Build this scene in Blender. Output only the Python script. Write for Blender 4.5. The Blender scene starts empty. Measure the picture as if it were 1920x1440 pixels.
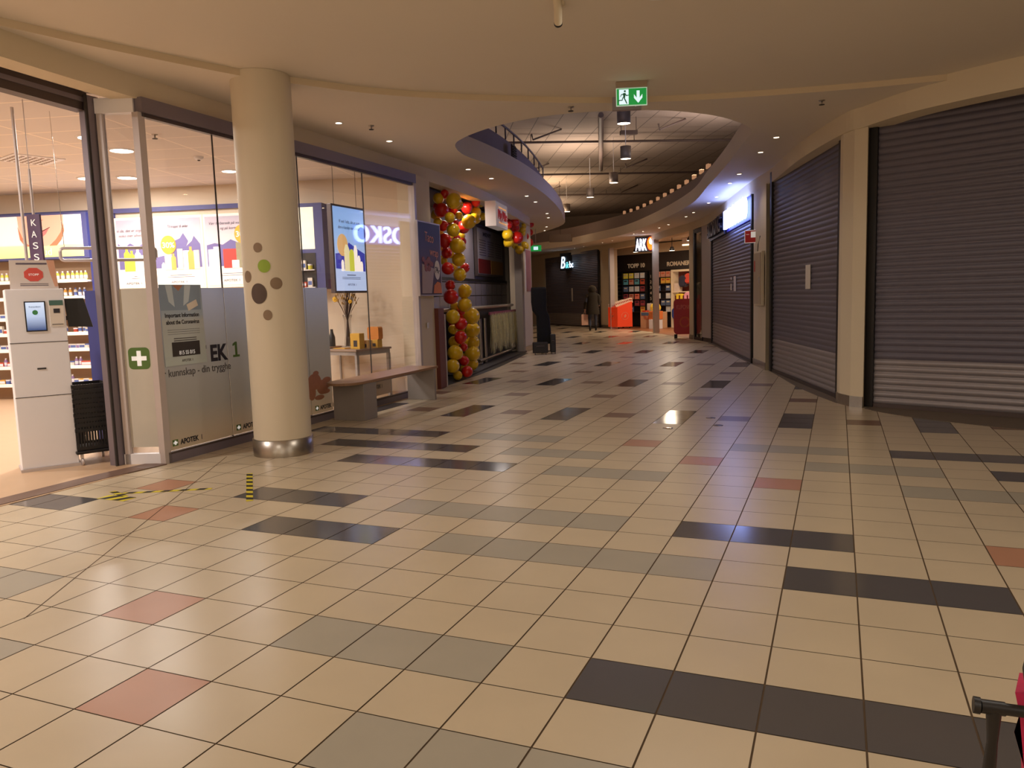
import bpy, bmesh, math, random
from mathutils import Vector, Matrix
random.seed(7)
C = bpy.context.scene.collection
PI = math.pi
def rad(d): return d*PI/180
def lin(c):
    return tuple(((v/255)/12.92 if v/255 <= .04045 else ((v/255+.055)/1.055)**2.4) for v in c)
# ------------------------------------------------------------------ materials
MATS = {}
def mat(name, rgb, rough=.6, metal=0, emit=None, es=0, var=.06, scale=6, bump=0, alpha=1, spec=.5, coat=0):
    if name in MATS: return MATS[name]
    m = bpy.data.materials.new(name); m.use_nodes = True
    nt = m.node_tree; b = nt.nodes['Principled BSDF']
    col = (*lin(rgb), 1)
    b.inputs['Roughness'].default_value = rough; b.inputs['Metallic'].default_value = metal
    b.inputs['Specular IOR Level'].default_value = spec
    b.inputs['Coat Weight'].default_value = coat
    b.inputs['Base Color'].default_value = col
    if var > 0:
        tc = nt.nodes.new('ShaderNodeTexCoord'); nz = nt.nodes.new('ShaderNodeTexNoise')
        nz.inputs['Scale'].default_value = scale; nz.inputs['Detail'].default_value = 4
        mx = nt.nodes.new('ShaderNodeMix'); mx.data_type = 'RGBA'
        mx.inputs[6].default_value = tuple(c*(1-var) for c in col[:3])+(1,)
        mx.inputs[7].default_value = tuple(min(1, c*(1+var)) for c in col[:3])+(1,)
        nt.links.new(tc.outputs['Object'], nz.inputs['Vector'])
        nt.links.new(nz.outputs['Fac'], mx.inputs[0]); nt.links.new(mx.outputs[2], b.inputs['Base Color'])
        if bump:
            bp = nt.nodes.new('ShaderNodeBump'); bp.inputs['Strength'].default_value = bump; bp.inputs['Distance'].default_value = .01
            nt.links.new(nz.outputs['Fac'], bp.inputs['Height']); nt.links.new(bp.outputs['Normal'], b.inputs['Normal'])
    if emit:
        b.inputs['Emission Color'].default_value = (*lin(emit), 1); b.inputs['Emission Strength'].default_value = es
    b.inputs['Alpha'].default_value = alpha
    MATS[name] = m; return m
def glass(name, tint=(245, 245, 245), refl=1.0):
    if name in MATS: return MATS[name]
    m = bpy.data.materials.new(name); m.use_nodes = True; nt = m.node_tree; nt.nodes.clear()
    o = nt.nodes.new('ShaderNodeOutputMaterial'); mx = nt.nodes.new('ShaderNodeMixShader')
    t = nt.nodes.new('ShaderNodeBsdfTransparent'); t.inputs[0].default_value = (*lin(tint), 1)
    g = nt.nodes.new('ShaderNodeBsdfGlossy'); g.inputs['Roughness'].default_value = 0
    lw = nt.nodes.new('ShaderNodeLayerWeight'); lw.inputs['Blend'].default_value = .5
    pw = nt.nodes.new('ShaderNodeMath'); pw.operation = 'POWER'; pw.inputs[1].default_value = 5
    mu = nt.nodes.new('ShaderNodeMath'); mu.operation = 'MULTIPLY_ADD'; mu.inputs[1].default_value = .96*refl; mu.inputs[2].default_value = .04*refl; mu.use_clamp = True
    nt.links.new(lw.outputs['Facing'], pw.inputs[0]); nt.links.new(pw.outputs[0], mu.inputs[0]); nt.links.new(mu.outputs[0], mx.inputs[0])
    nt.links.new(t.outputs[0], mx.inputs[1]); nt.links.new(g.outputs[0], mx.inputs[2]); nt.links.new(mx.outputs[0], o.inputs[0])
    MATS[name] = m; return m
def gradmat(name, stops, axis='Z', z0=0, z1=1, rough=.5, es=0, trans=0):
    """colour ramp along an object axis, on a printed or lit surface"""
    if name in MATS: return MATS[name]
    m = bpy.data.materials.new(name); m.use_nodes = True; nt = m.node_tree; b = nt.nodes['Principled BSDF']
    tc = nt.nodes.new('ShaderNodeTexCoord'); sp = nt.nodes.new('ShaderNodeSeparateXYZ'); mr = nt.nodes.new('ShaderNodeMapRange')
    mr.inputs['From Min'].default_value = z0; mr.inputs['From Max'].default_value = z1
    cr = nt.nodes.new('ShaderNodeValToRGB')
    while len(cr.color_ramp.elements) < len(stops): cr.color_ramp.elements.new(.5)
    for e, (p, c) in zip(cr.color_ramp.elements, stops): e.position = p; e.color = (*lin(c), 1)
    nt.links.new(tc.outputs['Object'], sp.inputs[0]); nt.links.new(sp.outputs[axis], mr.inputs['Value'])
    nt.links.new(mr.outputs['Result'], cr.inputs[0]); nt.links.new(cr.outputs[0], b.inputs['Base Color'])
    if name == 'frosted_film':
        tr = nt.nodes.new('ShaderNodeBsdfTranslucent'); ms = nt.nodes.new('ShaderNodeMixShader'); ms.inputs[0].default_value = .3
        nt.links.new(cr.outputs[0], tr.inputs[0]); nt.links.new(b.outputs[0], ms.inputs[1]); nt.links.new(tr.outputs[0], ms.inputs[2]); nt.links.new(ms.outputs[0], nt.nodes['Material Output'].inputs[0])
    if es:
        nt.links.new(cr.outputs[0], b.inputs['Emission Color']); b.inputs['Emission Strength'].default_value = es
    b.inputs['Roughness'].default_value = rough
    MATS[name] = m; return m

cream = mat('cream_paint', (222, 206, 178), .75, var=.03, scale=1.5)
ceilm = mat('ceiling_paint', (226, 214, 198), .8, var=.03, scale=1)
pharmw = mat('pharmacy_wall', (226, 208, 184), .8, var=.03)
tile_b = mat('tile_beige', (198, 180, 152), .3, var=.10, scale=2.2, spec=.4)
tile_g = mat('tile_grey', (166, 157, 140), .35, var=.08, scale=3, spec=.4)
tile_k = mat('tile_black', (86, 82, 82), .14, var=.06, scale=3, spec=.6)
tile_r = mat('tile_terracotta', (182, 132, 104), .35, var=.08, scale=3)
tile_n = mat('tile_brown', (128, 98, 78), .35, var=.06, scale=3)
grout = mat('grout', (92, 72, 50), .9)
steel = mat('brushed_steel', (176, 168, 158), .32, 1, var=.12, scale=30)
chrome = mat('chrome', (205, 200, 195), .12, 1, var=0)
alu = mat('aluminium', (200, 188, 184), .45, .25, var=.04)
alu_d = mat('dark_aluminium', (92, 80, 78), .45, .5, var=.04)
headm = mat('header_metal', (134, 124, 132), .5, .4, var=.04)
white = mat('white_plastic', (236, 232, 234), .5, var=.02)
black = mat('black_plastic', (26, 22, 22), .45, var=.05)
blackc = mat('black_cloth', (16, 13, 13), .95, var=.2, bump=.4, scale=20)
navy = mat('navy_panel', (58, 62, 128), .55, var=.04)
blueb = mat('blue_trim', (84, 86, 140), .55, var=.04)
darkg = mat('dark_grey', (58, 52, 50), .7, var=.06)
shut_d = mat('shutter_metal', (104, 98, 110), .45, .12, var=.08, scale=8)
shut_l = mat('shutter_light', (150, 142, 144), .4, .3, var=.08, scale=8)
benchm = mat('bench_side', (156, 148, 142), .5, .1, var=.06)
wood = mat('bench_wood', (158, 122, 92), .35, var=.18, scale=12)
yel = mat('balloon_yellow', (236, 192, 28), .28, var=.03, coat=.3)
red = mat('balloon_red', (214, 32, 22), .28, var=.03, coat=.3)
orange = mat('orange_card', (232, 76, 36), .5, var=.04)
darkred = mat('dark_red', (142, 34, 34), .5, var=.04)
txtk = mat('lettering_dark', (44, 40, 46), .6, var=0)
txtw = mat('lettering_white', (240, 236, 230), .6, var=0, emit=(240, 236, 230), es=.3)
glassm = glass('window_glass', refl=1.6)

# ------------------------------------------------------------------ mesh builder
class MB:
    def __init__(s): s.v = []; s.f = []; s.mi = []; s.k = 0; s.sm = []
    def add(s, vs, fs, smooth=False):
        n = len(s.v); s.v += [tuple(p) for p in vs]
        for f in fs: s.f.append([i+n for i in f]); s.mi.append(s.k); s.sm.append(smooth)
        return s
    def box(s, x0, x1, y0, y1, z0, z1, rz=0, c=None):
        vs = [(x, y, z) for z in (z0, z1) for x, y in ((x0, y0), (x1, y0), (x1, y1), (x0, y1))]
        if rz:
            cx, cy = c or ((x0+x1)/2, (y0+y1)/2); co, si = math.cos(rz), math.sin(rz)
            vs = [(cx+(x-cx)*co-(y-cy)*si, cy+(x-cx)*si+(y-cy)*co, z) for x, y, z in vs]
        return s.add(vs, [(0, 3, 2, 1), (4, 5, 6, 7), (0, 1, 5, 4), (1, 2, 6, 5), (2, 3, 7, 6), (3, 0, 4, 7)])
    def lathe(s, prof, n=20, c=(0, 0, 0), sx=1, sy=1, cap=True):
        vs = []; fs = []
        for r, z in prof:
            for i in range(n):
                a = 2*PI*i/n; vs.append((c[0]+r*sx*math.cos(a), c[1]+r*sy*math.sin(a), c[2]+z))
        for j in range(len(prof)-1):
            for i in range(n):
                k = (i+1) % n; fs.append((j*n+i, j*n+k, (j+1)*n+k, (j+1)*n+i))
        s.add(vs, fs, True)
        if cap:
            for j, rev in ((0, True), (len(prof)-1, False)):
                if prof[j][0] > 1e-4:
                    ring = vs[j*n:(j+1)*n]; s.add(ring, [list(range(n))[::-1] if rev else list(range(n))])
        return s
    def tube(s, pts, r, n=8, closed=False):
        pts = [Vector(p) for p in pts]; m = len(pts); vs = []
        for i, p in enumerate(pts):
            a = pts[i-1] if (i or closed) else p; b = pts[(i+1) % m] if (i < m-1 or closed) else p
            d = (b-a).normalized() if (b-a).length > 1e-9 else Vector((0, 0, 1))
            u = d.cross(Vector((0, 0, 1)) if abs(d.z) < .9 else Vector((1, 0, 0))).normalized(); w = d.cross(u)
            rr = r[i] if isinstance(r, (list, tuple)) else r
            for k in range(n):
                t = 2*PI*k/n; vs.append(p+u*rr*math.cos(t)+w*rr*math.sin(t))
        fs = []
        for j in range(m if closed else m-1):
            jj = (j+1) % m
            for k in range(n): fs.append((j*n+k, j*n+(k+1) % n, jj*n+(k+1) % n, jj*n+k))
        s.add(vs, fs, True)
        if not closed: s.add(vs[:n], [list(range(n))]); s.add(vs[-n:], [list(range(n))[::-1]])
        return s
    def ell(s, c, rx, ry, rz, n=16, m=10):
        vs = []; fs = []
        for j in range(m+1):
            p = PI*j/m
            for i in range(n):
                a = 2*PI*i/n; vs.append((c[0]+rx*math.sin(p)*math.cos(a), c[1]+ry*math.sin(p)*math.sin(a), c[2]-rz*math.cos(p)))
        for j in range(m):
            for i in range(n): fs.append((j*n+i, j*n+(i+1) % n, (j+1)*n+(i+1) % n, (j+1)*n+i))
        return s.add(vs, fs, True)
    def poly(s, pts, y0, y1):
        """polygon given in x,z, extruded from y0 to y1 (y0 is the viewer's side)"""
        n = len(pts); vs = [(x, y0, z) for x, z in pts]+[(x, y1, z) for x, z in pts]
        fs = [list(range(n)), list(range(2*n-1, n-1, -1))]+[(i, i+n, (i+1) % n+n, (i+1) % n) for i in range(n)]
        return s.add(vs, fs)
    def wall(s, pts, z0, z1, t=0):
        """upright strip along x,y points"""
        n = len(pts)
        vs = [(x, y, z0) for x, y in pts]+[(x, y, z1) for x, y in pts]
        s.add(vs, [(i, i+1, n+i+1, n+i) for i in range(n-1)], False)
        return s
    def slab(s, a, b, z0, z1):
        """closed solid between two x,y point rows"""
        n = len(a); vs = [(x, y, z) for z in (z0, z1) for r in (a, b) for x, y in r]
        A, B, D, E = 0, n, 2*n, 3*n; fs = []
        for i in range(n-1):
            fs += [(A+i, A+i+1, D+i+1, D+i), (B+i, B+i+1, E+i+1, E+i), (A+i, A+i+1, B+i+1, B+i), (D+i, D+i+1, E+i+1, E+i)]
        fs += [(A, B, E, D), (A+n-1, B+n-1, E+n-1, D+n-1)]
        return s.add(vs, fs)
    def build(s, name, m, parent=None, loc=None, rz=0, bevel=0, fix=True):
        me = bpy.data.meshes.new(name); me.from_pydata(s.v, [], s.f)
        ms = m if isinstance(m, (list, tuple)) else [m]
        for x in ms: me.materials.append(x)
        for p, k, sm in zip(me.polygons, s.mi, s.sm): p.material_index = min(k, len(ms)-1); p.use_smooth = sm
        if fix:
            bm = bmesh.new(); bm.from_mesh(me); bmesh.ops.recalc_face_normals(bm, faces=bm.faces); bm.to_mesh(me); bm.free()
        me.update(); o = bpy.data.objects.new(name, me); C.objects.link(o)
        if parent: o.parent = parent
        if loc: o.location = loc
        if rz: o.rotation_euler = (0, 0, rz)
        if bevel:
            b = o.modifiers.new('b', 'BEVEL'); b.width = bevel; b.segments = 2; b.limit_method = 'ANGLE'
        return o
def tag(o, label=None, cat=None, group=None, kind=None):
    if label: o['label'] = label
    if cat: o['category'] = cat
    if group: o['group'] = group
    if kind: o['kind'] = kind
    return o
def thing(name, label, cat, loc=(0, 0, 0), rz=0, group=None):
    o = bpy.data.objects.new(name, None); C.objects.link(o); o.location = loc; o.rotation_euler = (0, 0, rz); o.empty_display_size = .1
    return tag(o, label, cat, group)
def struct(o): o['kind'] = 'structure'; return o
TEXTS = []
def text(s, parent, x, y, z, h, m, w=None, align='LEFT', ex=.002, name='lettering', shear=0, off=0, sp=1, rz=0):
    cu = bpy.data.curves.new(name, 'FONT'); cu.body = s; cu.size = h/.72; cu.extrude = ex; cu.align_x = align
    cu.shear = shear; cu.offset = off; cu.space_character = sp; cu.materials.append(m)
    o = bpy.data.objects.new(name, cu); C.objects.link(o); o.parent = parent; o.location = (x, y-ex, z); o.rotation_euler = (PI/2, rz, 0)
    if w: TEXTS.append((o, w))
    return o
def frame(P, Q, off=0):
    """wall frame: x runs from P to Q (left to right for the viewer), y into the wall, z up; off towards the viewer"""
    e = Vector((Q[0]-P[0], Q[1]-P[1])).normalized(); a = math.atan2(e.y, e.x)
    return (P[0]+e.y*off, P[1]-e.x*off, 0), a
def at(fr, a, y=0, z=0):
    (x0, y0, _), an = fr; return (x0+a*math.cos(an)-y*math.sin(an), y0+a*math.sin(an)+y*math.cos(an), z)
def catmull(pts, n=6, closed=False):
    out = []; m = len(pts)
    for i in range(m if closed else m-1):
        g = lambda k: Vector(pts[k % m] if closed else pts[max(0, min(m-1, k))])
        p0, p1, p2, p3 = g(i-1), g(i), g(i+1), g(i+2)
        for j in range(n):
            t = j/n
            out.append(tuple(.5*((2*p1)+(-p0+p2)*t+(2*p0-5*p1+4*p2-p3)*t*t+(-p0+3*p1-3*p2+p3)*t**3)))
    if not closed: out.append(tuple(pts[-1]))
    return out
def offset(pts, d, closed=False):
    out = []; n = len(pts)
    for i, p in enumerate(pts):
        a = pts[i-1] if (i or closed) else p; b = pts[(i+1) % n] if (i < n-1 or closed) else p
        t = Vector((b[0]-a[0], b[1]-a[1])).normalized(); out.append((p[0]+t.y*d, p[1]-t.x*d))
    return out

# ------------------------------------------------------------------ curves of the place (metres)
LC = catmull([(-4.45, -.6), (-4.6, .5), (-4.75, 1.5), (-4.86, 2.7), (-4.93, 4.2), (-4.98, 5.6), (-5.04, 7.0), (-5.1, 8.6), (-5.26, 10.1), (-5.55, 12.1), (-5.95, 14.0), (-6.35, 15.8), (-6.77, 17.4), (-7.6, 18.9), (-9.2, 20.2), (-12, 21.5), (-16, 22.5)])
RC = catmull([(6.5, 6.2), (4.6, 5.9), (3.5, 6.02), (2.6, 6.36), (2.04, 6.68), (1.54, 7.08), (1.15, 7.6), (.9, 7.98), (.37, 9.6), (-.18, 11.85), (-.62, 13.2), (-1.05, 14.72), (-1.54, 16.5), (-2.32, 19.3), (-3.13, 21.43), (-4.27, 23.6), (-5.5, 26.1), (-7.0, 28.4), (-8.4, 30.0), (-10.5, 32.2), (-12.9, 34.7), (-16, 37.2), (-20, 39)])
STEP = catmull([(-5.3, -.6), (-5.05, .4), (-4.7, 1.5), (-4.49, 2.22), (-4.12, 3.24), (-3.88, 3.68), (-3.41, 4.4), (-2.81, 4.99), (-2.31, 5.37), (-1.64, 5.84), (-.85, 6.21), (-.04, 6.46), (1.01, 6.68), (1.76, 6.77), (2.57, 6.87), (3.8, 6.9), (6.5, 6.9)])
HOLE = catmull([(-3.9, 7.2), (-3.56, 6.79), (-3.01, 6.42), (-2.46, 6.23), (-2.0, 6.21), (-1.6, 6.3), (-1.21, 6.46), (-.85, 6.72), (-.5, 7.16), (-.3, 7.62), (-.18, 8.11), (-.2, 8.53), (-.37, 9.18), (-.84, 11.09), (-1.49, 13.47), (-2.37, 16.61), (-4.0, 20.6), (-5.92, 24.46), (-7.79, 26.99), (-9.88, 29.46), (-11.51, 30.66), (-13.6, 31.8), (-15.2, 31.0), (-14.2, 27.8), (-10.2, 24.2), (-6.9, 20.15), (-5.77, 17.19), (-5.15, 14.96), (-4.66, 12.83), (-4.35, 11.06), (-4.19, 9.63), (-4.14, 8.65), (-4.11, 7.88)], 5, True)

# ------------------------------------------------------------------ floor
S = 1/3
def tilecol(u, v):
    K = {0: [(0, 7)], -2: [(2, 9)], 4: [(2, 5), (-8, -5), (-15, -13)], 6: [(0, 3), (-10, -7)], 10: [(-10, -5), (8, 13)], 12: [(-12, -7), (6, 11)], 14: [(-14, -9), (4, 9)]}
    K[0] = [(0, 6)]
    G = {14: [(-8, -5), (0, 3)], 12: [(-6, -3), (2, 5)], 10: [(-4, -1), (4, 7)], 6: [(-6, -1)], 4: [(-4, 1)], 0: [(-4, -1), (-14, -9)], -2: [(-2, 1), (-12, -7)]}
    R = {(-3, 14), (-1, 12), (1, 10), (5, 6), (7, 4), (-13, 6), (-11, 4), (-7, 0), (-5, -2)}
    if (u, v) in R: return 3
    for a, b in K.get(v, []):
        if a <= u < b: return 2
    for a, b in G.get(v, []):
        if a <= u < b: return 1
    if v >= 18:
        k = v % 10
        if k in (8, 9, 0) and u % 4 == 1: return 2
        if k == 9 and u % 4 == 3: return 4
        if k == 4 and u % 4 == 1: return 4
    return 0
b = MB(); gu, gv = .0035, .0026
b.k = 0; b.add([(-20, -6, -.003), (7, -6, -.003), (7, 42, -.003), (-20, 42, -.003)], [(0, 1, 2, 3)])
for u in range(-60, 21):
    for v in range(-18, 126):
        x, y = u*S, v*S
        if y < 5 and x < -5.2: continue
        if x < -8 and y < 15: continue
        b.k = 1+tilecol(u, v)
        b.add([(x+gu, y+gv, 0), (x+S-gu, y+gv, 0), (x+S-gu, y+S-gv, 0), (x+gu, y+S-gv, 0)], [(0, 1, 2, 3)])
struct(b.build('floor', [grout, tile_b, tile_g, tile_k, tile_r, tile_n], fix=False))
vinyl = mat('pharmacy_floor', (200, 166, 132), .35, var=.05)
gl0, gl1 = (-4.87, 2.85), (-5.03, 8.6)
b = MB(); b.slab([(-4.86, -4), (-4.9, 1.2), (-4.87, 2.3), (-4.9, 2.8), (-4.95, 8.6)], [(-16, -4), (-16, 0), (-16, 2), (-16, 5), (-16, 8.6)], -.02, .004); struct(b.build('floor_pharmacy', vinyl))
conc = mat('threshold_concrete', (112, 98, 84), .6, var=.08, bump=.1)
def cut(curve, y0, y1): return [p for p in curve if y0 <= p[1] <= y1]
b = MB(); c3 = [p for p in RC if p[0] >= 1.2 and p[1] < 7.7]; b.slab(c3, [(max(p[0], 1.2)+.1, max(p[1]+.02, 8.4-.38*p[0])) for p in c3], -.01, .004)
c2 = cut(RC, 7.95, 12.1); b.slab(c2, [(p[0]+.9, p[1]+.2) for p in c2], -.01, .004)
c1 = cut(RC, 13.1, 19.7); b.slab(c1, [(p[0]+.9, p[1]+.2) for p in c1], -.01, .004)
struct(b.build('floor_threshold_right', conc))
bbf = mat('kitchen_floor', (52, 46, 42), .4, var=.1)
b = MB(); l = cut(LC, 8.9, 16.2); b.slab(l, [(p[0]-2.6, p[1]) for p in l], -.01, .006); struct(b.build('floor_snack_bar', bbf))
b = MB(); b.slab([(-3.1, 21.5), (-4.3, 23.7), (-5.45, 26.1), (-7.0, 28.5), (-7.9, 29.5)], [(1, 22), (1, 26), (0, 30), (-2, 34), (-5, 36)], -.01, .005); struct(b.build('floor_bookshop', mat('bookshop_floor', (150, 96, 62), .4, var=.15)))

# ------------------------------------------------------------------ ceilings
def fill(loops, z, name, m):
    bm = bmesh.new(); es = []
    for L in loops:
        vs = [bm.verts.new((p[0], p[1], z)) for p in L]
        es += [bm.edges.new((vs[i], vs[(i+1) % len(vs)])) for i in range(len(vs))]
    bmesh.ops.triangle_fill(bm, use_beauty=True, edges=es)
    me = bpy.data.meshes.new(name); bm.to_mesh(me); bm.free(); me.materials.append(m)
    o = bpy.data.objects.new(name, me); C.objects.link(o); return struct(o)
ZC = 3.5
fill([STEP+[(7, 6.9), (7, 42), (-22, 42), (-22, -.6)], HOLE], ZC, 'ceiling', ceilm)
fill([STEP+[(7, 6.9), (7, -7), (-9, -7), (-9, -.6)]], ZC+.06, 'ceiling_near', ceilm)
b = MB(); b.wall(STEP, ZC, ZC+.06); struct(b.build('trim_ceiling_step', mat('step_edge', (222, 202, 172), .7, var=.02)))
b = MB(); b.wall(HOLE+[HOLE[0]], ZC, ZC+.3); struct(b.build('ceiling_opening_edge', ceilm))
HO = offset(HOLE, .4, True)   # parapet behind the edge
if sum(1 for p in HO if p[0] > .1) < 2: HO = offset(HOLE, -.4, True)
b = MB(); b.wall(HO+[HO[0]], ZC+.3, ZC+.8)
n = len(HOLE); b.add([(x, y, ZC+.3) for x, y in HOLE]+[(x, y, ZC+.3) for x, y in HO], [(i, (i+1) % n, n+(i+1) % n, n+i) for i in range(n)])
struct(b.build('wall_upper', mat('upper_wall', (150, 138, 136), .8, var=.04)))
b = MB(); HR = [p for p in HO if 8.6 < p[1] < 16 and p[0] < -3.5]
b.tube([(x, y, ZC+1.02) for x, y in HR], .02)
for i in range(0, len(HR), 2): b.tube([(HR[i][0], HR[i][1], ZC+.8), (HR[i][0], HR[i][1], ZC+1.02)], .015, 6)
tag(b.build('railing', mat('railing_paint', (120, 110, 112), .5)), 'grey railing along the left edge of the upper floor above the ceiling opening', 'railing')
roofm = bpy.data.materials.new('roof_deck'); roofm.use_nodes = True
nt = roofm.node_tree; bs = nt.nodes['Principled BSDF']; tc = nt.nodes.new('ShaderNodeTexCoord'); mp = nt.nodes.new('ShaderNodeMapping'); mp.inputs['Rotation'].default_value = (0, 0, rad(62))
br = nt.nodes.new('ShaderNodeTexBrick'); br.inputs['Scale'].default_value = 1; br.inputs['Brick Width'].default_value = 2.4; br.inputs['Row Height'].default_value = .6; br.inputs['Mortar Size'].default_value = .012
br.inputs['Color1'].default_value = (*lin((150, 134, 122)), 1); br.inputs['Color2'].default_value = (*lin((140, 124, 112)), 1); br.inputs['Mortar'].default_value = (*lin((84, 72, 66)), 1)
nt.links.new(tc.outputs['Object'], mp.inputs[0]); nt.links.new(mp.outputs[0], br.inputs['Vector']); nt.links.new(br.outputs[0], bs.inputs['Base Color']); bs.inputs['Roughness'].default_value = .85
b = MB(); b.box(-24, 8, 0, 44, 6.0, 6.15); struct(b.build('ceiling_roof', roofm))
b = MB(); b.wall([(7, -7), (7, 42), (-22, 42), (-22, -7), (7, -7)], 3.5, 6.1); struct(b.build('wall_attic', mat('attic_wall', (140, 122, 108), .9)))
pipe_m = mat('pipe_paint', (100, 84, 78), .6)
e1, e2 = Vector((.884, .467, 0)), Vector((-.467, .884, 0))
for i, (px, py) in enumerate([(-4.6, 20.3), (-6.5, 26.05), (-8.6, 31.6), (-2.9, 14.4)]):
    p = Vector((px, py, 5.8)); b = MB(); b.tube([p-e1*9, p+e1*9], .035)
    for k in (-6, -3, 0, 3, 6): b.tube([p+e1*k, p+e1*k+Vector((0, 0, .22))], .012, 6)
    tag(b.build('ceiling_pipe', pipe_m), ['sprinkler pipe crossing the roof just past the second pendant light', 'sprinkler pipe crossing the roof beyond the third pendant light', 'sprinkler pipe crossing the roof nearest the far end of the opening', 'sprinkler pipe crossing the roof above the nearest pendant light'][i], 'pipe', 'pipes under the upper roof')
b = MB(); b.tube([(-4.5, 16.5, 5.78), (-6.86, 24.7, 5.78)], .07); tag(b.build('roof_duct', pipe_m), 'thick straight duct running lengthwise under the upper roof left of the pendant lights', 'duct')
for i, (x, y) in enumerate([(-6.2, 18.5), (-8.4, 23.6), (-2.9, 19.0), (-5.2, 24.6), (-9.9, 29.2), (-7.0, 30.8)]):
    b = MB(); b.tube([(x, y, 5.98), (x-.5, y-.9, 5.6), (x-.52, y-.94, 5.75)], .025, 6)
    tag(b.build('roof_bracket', pipe_m), 'thin slanting bracket hanging from the upper roof deck', 'bracket', 'slanting brackets under the upper roof')
# louvre on the upper left wall
fr = frame((-4.60, 10.6), (-4.78, 11.75), .06)
t = thing('wall_vent', 'small dark louvred vent on the bluish upper wall inside the ceiling opening', 'vent', at(fr, .35, 0, 3.9), fr[1])
b = MB(); b.box(0, .3, 0, .03, 0, .3); b.build('frame', alu_d, t)
b = MB(); [b.box(.02, .28, -.015, 0, .02+k*.045, .045+k*.045) for k in range(6)]; b.build('slats', darkg, t)
# little lamps on the right parapet
n = 0
lampm = mat('ledge_lamp', (220, 170, 130), .5, emit=(255, 190, 140), es=.3)
for i, p in enumerate(HO):
    if p[0] > -6.4 and 16.4 < p[1] < 26.0 and p[0] > -7 and i < len(HO)*.62:
        q = HO[i+1]
        for k in range(1):
            x, y = p[0]+(q[0]-p[0])*k/3, p[1]+(q[1]-p[1])*k/3
            b = MB(); b.box(-.05, .05, -.07, .07, 0, .1); b.tube([(0, 0, -.01), (0, 0, .12)], .012, 6)
            o = b.build('ledge_lamp', lampm, None, (x+.02, y, ZC+.81)); o.rotation_euler.z = .3
            tag(o, 'small warm glowing block in the row along the top of the right upper wall', 'lamp', 'row of small lamps along the upper right wall')

# ------------------------------------------------------------------ fascias and facade walls
LB = offset(LC, -.22) if offset(LC, -.22)[8][0] < LC[8][0] else offset(LC, .22)
b = MB(); b.slab(LC, LB, 3.3, ZC+.065); struct(b.build('wall_left_fascia', cream))
RB = offset(RC, .3); 
if RB[40][0] < RC[40][0]: RB = offset(RC, -.3)
b = MB(); b.slab(RC, RB, 3.27, ZC+.065); struct(b.build('wall_right_fascia', cream))
# far left corner wall behind the snack bar and the passage
b = MB(); b.slab([(-6.62, 16.3), (-6.77, 17.4), (-7.6, 18.9), (-9.2, 20.2), (-12, 21.5), (-16, 22.5)], [(-6.95, 16.3), (-7.1, 17.1), (-7.9, 18.5), (-9.4, 19.8), (-12.1, 21.1), (-16, 22.1)], 0, 3.32); struct(b.build('wall_left_corner', cream))
b = MB(); b.slab([(-6.60, 16.28), (-6.745, 17.41), (-7.58, 18.92)], [(-6.62, 16.3), (-6.77, 17.4), (-7.6, 18.9)], 0, .14); struct(b.build('baseboard_left', steel))
# walls round the back of the camera so the hall is closed
b = MB(); b.wall([(6.8, 6.3), (6.8, -6.6), (-5, -6.6), (-4.9, -4)], 0, 3.6); struct(b.build('wall_rear', cream))
b = MB(); b.wall([(-20, 39), (-20, 22.5), (-16, 22.5)], 0, 3.6); struct(b.build('wall_far_passage', cream))

def pillar(pts, back, z1, name, base=True):
    b = MB(); b.slab(pts, back, 0, z1); struct(b.build(name, cream))
    if base:
        o = offset(pts, -.012)
        if sum(p[0] for p in o) > sum(p[0] for p in pts): o = offset(pts, .012)
        b = MB(); b.slab(o, pts, 0, .13); struct(b.build('baseboard_'+name.split('_', 1)[1], steel))
pillar([(1.19, 7.62), (1.05, 7.72), (.93, 7.95), (.9, 8.1)], [(1.215, 7.85), (1.2, 7.95), (1.05, 8.3), (1.0, 8.45)], 3.28, 'wall_right_pillar')
pillar([(-.29, 12.12), (-.43, 12.62), (-.6, 13.18)], [(-.2, 12.25), (-.3, 12.8), (-.45, 13.4)], 3.28, 'wall_right_pillar_middle')
pillar([(-3.13, 21.43), (-3.3, 21.75)], [(-2.8, 21.5), (-2.95, 21.9)], 3.4, 'wall_right_pillar_far')
pillar([(-7.95, 29.55), (-8.4, 30.0), (-8.55, 30.2)], [(-7.7, 29.9), (-8.1, 30.3), (-8.3, 30.5)], 3.4, 'wall_bookshop_pillar')
b = MB(); b.slab([(-12.6, 34.4), (-16, 37.2), (-20, 39)], [(-12.4, 34.8), (-15.8, 37.6), (-20, 39.4)], 0, 3.4); struct(b.build('wall_far_left', cream))

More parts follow.
